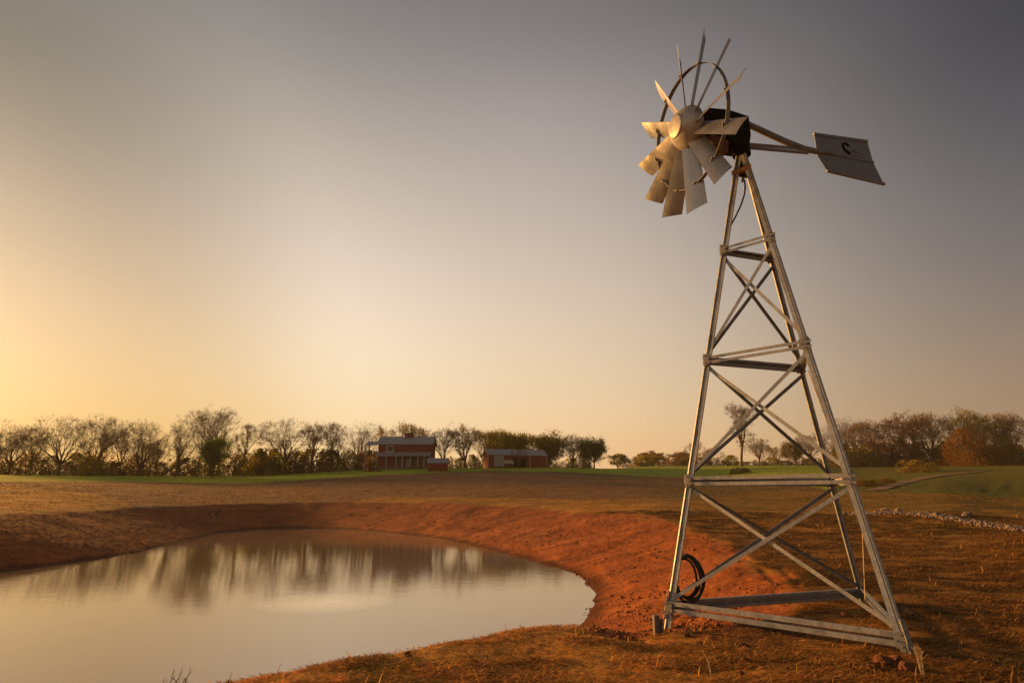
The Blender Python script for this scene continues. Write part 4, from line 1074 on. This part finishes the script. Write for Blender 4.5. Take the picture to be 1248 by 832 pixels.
def field_stubble(n, seed, rmin, rmax):
    rg = np.random.default_rng(seed); r = rmin * (rmax / rmin) ** rg.random(n); a = rg.uniform(-R(43), R(46), n)
    x, y = np.sin(a) * r, np.cos(a) * r
    z, cut, sd = ground_all(x, y)
    keep = (cut < -.05) & (rg.random(n) < np.clip((fbm(x * .5 + 70, y * .9, 3) - .30) * 3, .1, 1)); x, y, z, cut, sd, r = (t[keep] for t in (x, y, z, cut, sd, r)); n = len(x)
    col = ground_colors(x, y, cut, sd); isg = col[:, 1] > col[:, 0] * .82
    col = (col * .62 + col.mean(1, keepdims=True) * np.array((.20, .17, .13))) * rg.uniform(.6, 1.35, n)[:, None]
    h = np.where(isg, .45, 1) * rg.uniform(.02, .065, n) * np.clip(r / 50, .6, 1.6); w = h * rg.uniform(.35, .9, n); ph = rg.uniform(0, 6.28, n); lx, ly = rg.normal(0, .5, n) * h, rg.normal(0, .5, n) * h
    A = np.stack([x - np.cos(ph) * w, y - np.sin(ph) * w, z - .01], -1); B = np.stack([x + np.cos(ph) * w, y + np.sin(ph) * w, z - .01], -1); T = np.stack([x + lx, y + ly, z + h], -1)
    me = quick_mesh('field_stubble', np.stack([A, B, T], 1).reshape(-1, 3), np.arange(3 * n).reshape(-1, 3)); point_colors(me, np.repeat(col, 3, 0)); me.materials.append(M_GRASS); return me
tag(link('field_stubble', field_stubble(260000, 5, 26, 150)), 'short stubble and tufts over the fields beyond the pond', 'stubble', kind='stuff')

def rock_mesh(seed, squash=.7, sub=2, amp=.28):
    import bmesh
    bm = bmesh.new(); bmesh.ops.create_icosphere(bm, subdivisions=sub, radius=1.0); rg = np.random.default_rng(seed)
    dirs = rg.normal(size=(9, 3)); dirs /= np.linalg.norm(dirs, axis=1)[:, None]; off = rg.uniform(.55, .95, 9)
    for v in bm.verts:
        p = np.array(v.co)
        for dd, o in zip(dirs, off):
            t = p @ dd
            if t > o: p = p - dd * (t - o) * .85
        p = p * (1 + rg.normal(0, amp * .15)); p[2] *= squash
        v.co = p
    me = bpy.data.meshes.new('rock'); bm.to_mesh(me); bm.free(); return me
M_ROCK = weathered('pale_rock', (.16, .112, .085), (.29, .21, .165), 5, .9, 0, (1, 1, 1), .5, .02)
M_CLOD = weathered('red_clod', (.16, .052, .018), (.30, .11, .035), 8, .95, 0, (1, 1, 1), .8, .02)
# gravel strip
def gravel():
    rg = np.random.default_rng(8); ctr = [at_z(1044, 640, .05), at_z(1075, 640, .05), at_z(1110, 641, .05), at_z(1150, 645, .05), at_z(1200, 651, .05), at_z(1250, 658, .05), at_z(1330, 668, .05)]
    ctr = np.array(ctr); V, Fq = [], []; base = [np.array([v.co for v in rock_mesh(s, .75, 1).vertices]) for s in range(5)]
    rm = rock_mesh(0, .75, 1); fc = np.array([list(p.vertices) for p in rm.polygons]); nb = 0
    for i in range(2600):
        t = rg.uniform(0, len(ctr) - 1.001); k_ = int(t); c = ctr[k_] + (ctr[k_ + 1] - ctr[k_]) * (t - k_)
        c = c + rg.normal(0, 1, 2) * (.22, .42); s = rg.uniform(.025, .075) * (1.6 if rg.random() < .08 else 1)
        z = ground_base(c[0], c[1]) + .02 + rg.uniform(0, .05)
        a = rg.uniform(0, 6.28); M = np.array([[math.cos(a), -math.sin(a), 0], [math.sin(a), math.cos(a), 0], [0, 0, 1]])
        V.append((base[i % 5] * s) @ M.T + (c[0], c[1], z)); Fq.append(fc + nb); nb += len(base[0])
    return quick_mesh('gravel', np.vstack(V), np.vstack(Fq), M_ROCK)
_gx, _gy = np.meshgrid(np.linspace(8, 30, 60), np.linspace(12, 40, 60), indexing='ij'); _gz = ground_all(_gx, _gy)[0]
def ground_base(x, y):
    i = int(np.clip((x - 8) / 22 * 59, 0, 59)); j = int(np.clip((y - 12) / 28 * 59, 0, 59)); return _gz[i, j]
tag(link('gravel', gravel()), 'strip of pale gravel across the grass right of the windmill', 'gravel', kind='stuff')
def lay_rock(me, px, py, size, material, name, label, cat, group, zr=.0, Y=None):
    x, y = at_z(px, py, zr)
    o = link(name, me); o.scale = (size, size * .9, size); o.location = (x, y, ground_z(x, y) + size * .25)
    o.rotation_euler = (trng.uniform(-.3, .3), trng.uniform(-.3, .3), trng.uniform(0, 6.28))
    return tag(o, label, cat, group)
ROCKS = [rock_mesh(30 + i, .75) for i in range(4)]
for r_ in ROCKS: r_.materials.append(M_ROCK)
CL = [rock_mesh(50 + i, .7, 3, .5) for i in range(4)]
for r_ in CL: r_.materials.append(M_CLOD)
for i, (px, py, s, lb) in enumerate([(1081, 639, .24, 'pale rounded rock at the left end of the gravel strip'), (1098, 640, .20, 'pale rock second from the left in the gravel strip'),
                                     (1145, 645, .20, 'warm pale rock jutting from the middle of the gravel strip'), (1181, 645, .22, 'largest pale rock on the right part of the gravel strip')]):
    lay_rock(ROCKS[i], px, py, s, M_ROCK, 'rock', lb, 'rock', 'larger rocks in the gravel strip', .03)
for i, (px, py, s, lb) in enumerate([(906, 787, .045, 'small pale orange stone on the grass below the front cross girt'), (909, 807, .05, 'dark red dirt clod near the stone below the front girt'),
        (902, 822, .04, 'dark dirt clod at the bottom of the photo below the stone'), (1078, 812, .10, 'large red dirt clod left of the near windmill foot'), (1092, 808, .07, 'red dirt clod against the near windmill foot'),
        (1104, 818, .08, 'dark red clod in front of the near windmill foot'), (1064, 816, .06, 'small red clod farthest left of the near windmill foot'), (1038, 812, .035, 'tiny pale clod on the grass left of the near foot clods'),
        (836, 772, .05, 'dark red clod just right of the left windmill foot'), (852, 785, .045, 'dark red clod in the turned soil by the left foot'), (868, 778, .05, 'red clod at the right end of the turned soil by the left foot'),
        (1030, 752, .06, 'red dirt clod left of the rear windmill foot'), (1066, 752, .06, 'red dirt clod right of the rear windmill foot'),
        (280, 826, .045, 'dark dirt clod on the edge of the near bank beside the water'), (497, 800, .035, 'small dirt clod on the crest of the near bank'), (748, 774, .05, 'dirt clod on the bank edge where water meets red earth')]):
    lay_rock(CL[i % 4], px, py, s, M_CLOD, 'dirt_clod', lb, 'clod', 'clods around the windmill and near bank')
for i, (px, py, s, lb) in enumerate([(800, 683, .05, 'dark stone high on the red bank left of the tower'), (745, 706, .05, 'dark stone low on the red bank near the pond tip'), (768, 710, .035, 'tiny dark stone below the high stone on the red bank')]):
    lay_rock(CL[i], px, py, s, M_CLOD, 'bank_stone', lb, 'stone', 'stones on the red bank', -.5)
def bank_clods(n):
    rg = np.random.default_rng(77); src = [np.array([v.co for v in rock_mesh(s, .7, 1).vertices]) for s in range(60, 65)]; fc = np.array([list(p.vertices) for p in rock_mesh(60, .7, 1).polygons])
    m = n * 14; r = 7 * (55 / 7) ** rg.random(m); a = rg.uniform(-R(45), R(36), m); x, y = np.sin(a) * r, np.cos(a) * r
    z, cut, sd = ground_all(x, y); p = np.clip((fbm(x * .9 + 15, y * .9, 3) - .42) * 5, .06, 1)
    ok = (cut - lip(x, y) > .05) & (sd > .03) & (rg.random(m) < p); x, y, z, r = x[ok][:n], y[ok][:n], z[ok][:n], r[ok][:n]
    V, Fq = [], []; nb = 0
    for i in range(len(x)):
        s = rg.uniform(.010, .028) * (2.0 if rg.random() < .06 else 1) * (.7 + r[i] / 40); t = rg.uniform(0, 6.28); M = np.array([[math.cos(t), -math.sin(t), 0], [math.sin(t), math.cos(t), 0], [0, 0, 1]])
        V.append((src[i % 5] * s) @ M.T + (x[i], y[i], z[i] + s * .2)); Fq.append(fc + nb); nb += len(src[0])
    return quick_mesh('bank_clods', np.vstack(V), np.vstack(Fq), M_BCLOD)
M_BCLOD = weathered('bank_clod', (.17, .050, .012), (.36, .12, .026), 5, .95, 0, (1, 1, 1), .6, .02)
tag(link('bank_clods', bank_clods(5200)), 'crumbs and clods of red clay strewn over the pond bank', 'clods', kind='stuff')
# dry weeds
M_WEED = weathered('dry_weed', (.16, .085, .035), (.26, .15, .065), 9, .8)
M_PALEW = weathered('pale_weed', (.40, .29, .16), (.52, .40, .25), 9, .8)
def weed(px, py, hgt, nst, spread, material, label, seed, zr=0.0, lean=(0, 0)):
    rg = np.random.default_rng(seed); x, y = at_z(px, py, zr); z = ground_z(x, y); mb = MB()
    for i in range(nst):
        a = rg.uniform(0, 6.28); s = spread * rg.uniform(.2, 1); h = hgt * rg.uniform(.6, 1.0)
        b0 = np.array((rg.normal(0, .012), rg.normal(0, .012), -.03)); tip = np.array((math.cos(a) * s + lean[0], math.sin(a) * s + lean[1], h))
        pts = [b0 + (tip - b0) * t + np.array((math.sin(t * 5 + i) * .01, 0, .04 * hgt * math.sin(t * 3))) for t in np.linspace(0, 1, 6)]
        mb.tube(pts, list(np.linspace(.004, .0015, 6)), 5)
        for t in (.5, .7, .85):
            p = b0 + (tip - b0) * t; q = p + np.array((rg.normal(0, .03), rg.normal(0, .03), .03 + rg.random() * .03)) * hgt * 4
            mb.tube([p, q], [.002, .001], 4)
    o = mb.build('dry_weed', material); o.location = (x, y, z)
    return tag(o, label, 'weed')
weed(203, 858, .26, 5, .10, M_WEED, 'dry twiggy weed standing against the water at the bottom left', 1, 0, (.06, 0))
weed(226, 842, .12, 3, .03, M_WEED, 'short dry weed on the bank just right of the tall twiggy weed', 2)
weed(422, 810, .06, 3, .02, M_WEED, 'tiny dry weed sprig on the crest of the near bank', 3)
weed(863, 822, .13, 2, .03, M_PALEW, 'single pale straw stalk standing in the grass below the left foot', 4)
weed(1126, 826, .24, 5, .05, M_PALEW, 'pale dry weed stalks at the near windmill foot', 5, 0, (-.03, 0))
weed(1120, 806, .14, 6, .05, M_PALEW, 'pale bushy weed tuft right behind the near windmill foot', 6)
weed(842, 766, .08, 3, .04, M_PALEW, 'bent pale straw beside the dark soil of the left foot', 7)

# wading bird on the far bank
def bird():
    Y = 44.0; q = at_y(262, 619, Y); x, y = q[0], q[1]; z = ground_z(x, y)
    M_B = weathered('dark_plumage', (.020, .022, .028), (.05, .055, .065), 9, .8); M_P = weathered('pale_plumage', (.38, .30, .24), (.52, .42, .34), 9, .8)
    t = empty('bird', (x, y, z), 0, 'small dark long-legged bird with a pale underside on the far pond bank', 'bird')
    mb = MB(); d = unit((.80, 0, .60)); c = np.array((0, 0, .62))
    prof = [(-.36, .008), (-.28, .045), (-.16, .085), (0, .11), (.12, .10), (.20, .065), (.27, .045), (.33, .05), (.38, .052), (.42, .03), (.52, .006)]
    pts = [c + d * a + (np.array((0, 0, .02)) if a > .2 else 0) for a, r in prof]
    mb.tube(pts, [r for a, r in prof], 10); mb.build('body', M_B, t, True)
    mb = MB(); pts = [c + d * a + np.array((.035, -.03, -.06)) for a in (-.18, -.06, .05, .15)]
    mb.tube(pts, [.01, .07, .075, .01], 10); mb.build('breast', M_P, t, True)
    for s in (-1, 1):
        mb = MB(); mb.tube([c + (-.03 + .03 * s, .04 * s, -.06), (.0 + .05 * s, .04 * s, .30), (-.02 + .05 * s, .04 * s, -.02), (.06 + .05 * s, .04 * s, -.02)], [.018, .011, .010, .007], 6); mb.build('leg', M_P, t)
bird()

# ---------------------------------------------------------------- evening air
mh_ = bpy.data.materials.new('haze'); mh_.use_nodes = True; nt = mh_.node_tree; nt.nodes.clear()
vol = nt.nodes.new('ShaderNodeVolumePrincipled'); vol.inputs['Color'].default_value = (1, .93, .84, 1); vol.inputs['Density'].default_value = .00022; vol.inputs['Anisotropy'].default_value = 0.0
out = nt.nodes.new('ShaderNodeOutputMaterial'); nt.links.new(vol.outputs[0], out.inputs['Volume'])
mb = MB(); mb.box((-420, -120, -8), (420, 520, 42)); hz_ = mb.build('haze', mh_); tag(hz_, kind='stuff')
hz_['label'] = 'thin warm evening haze over the fields'
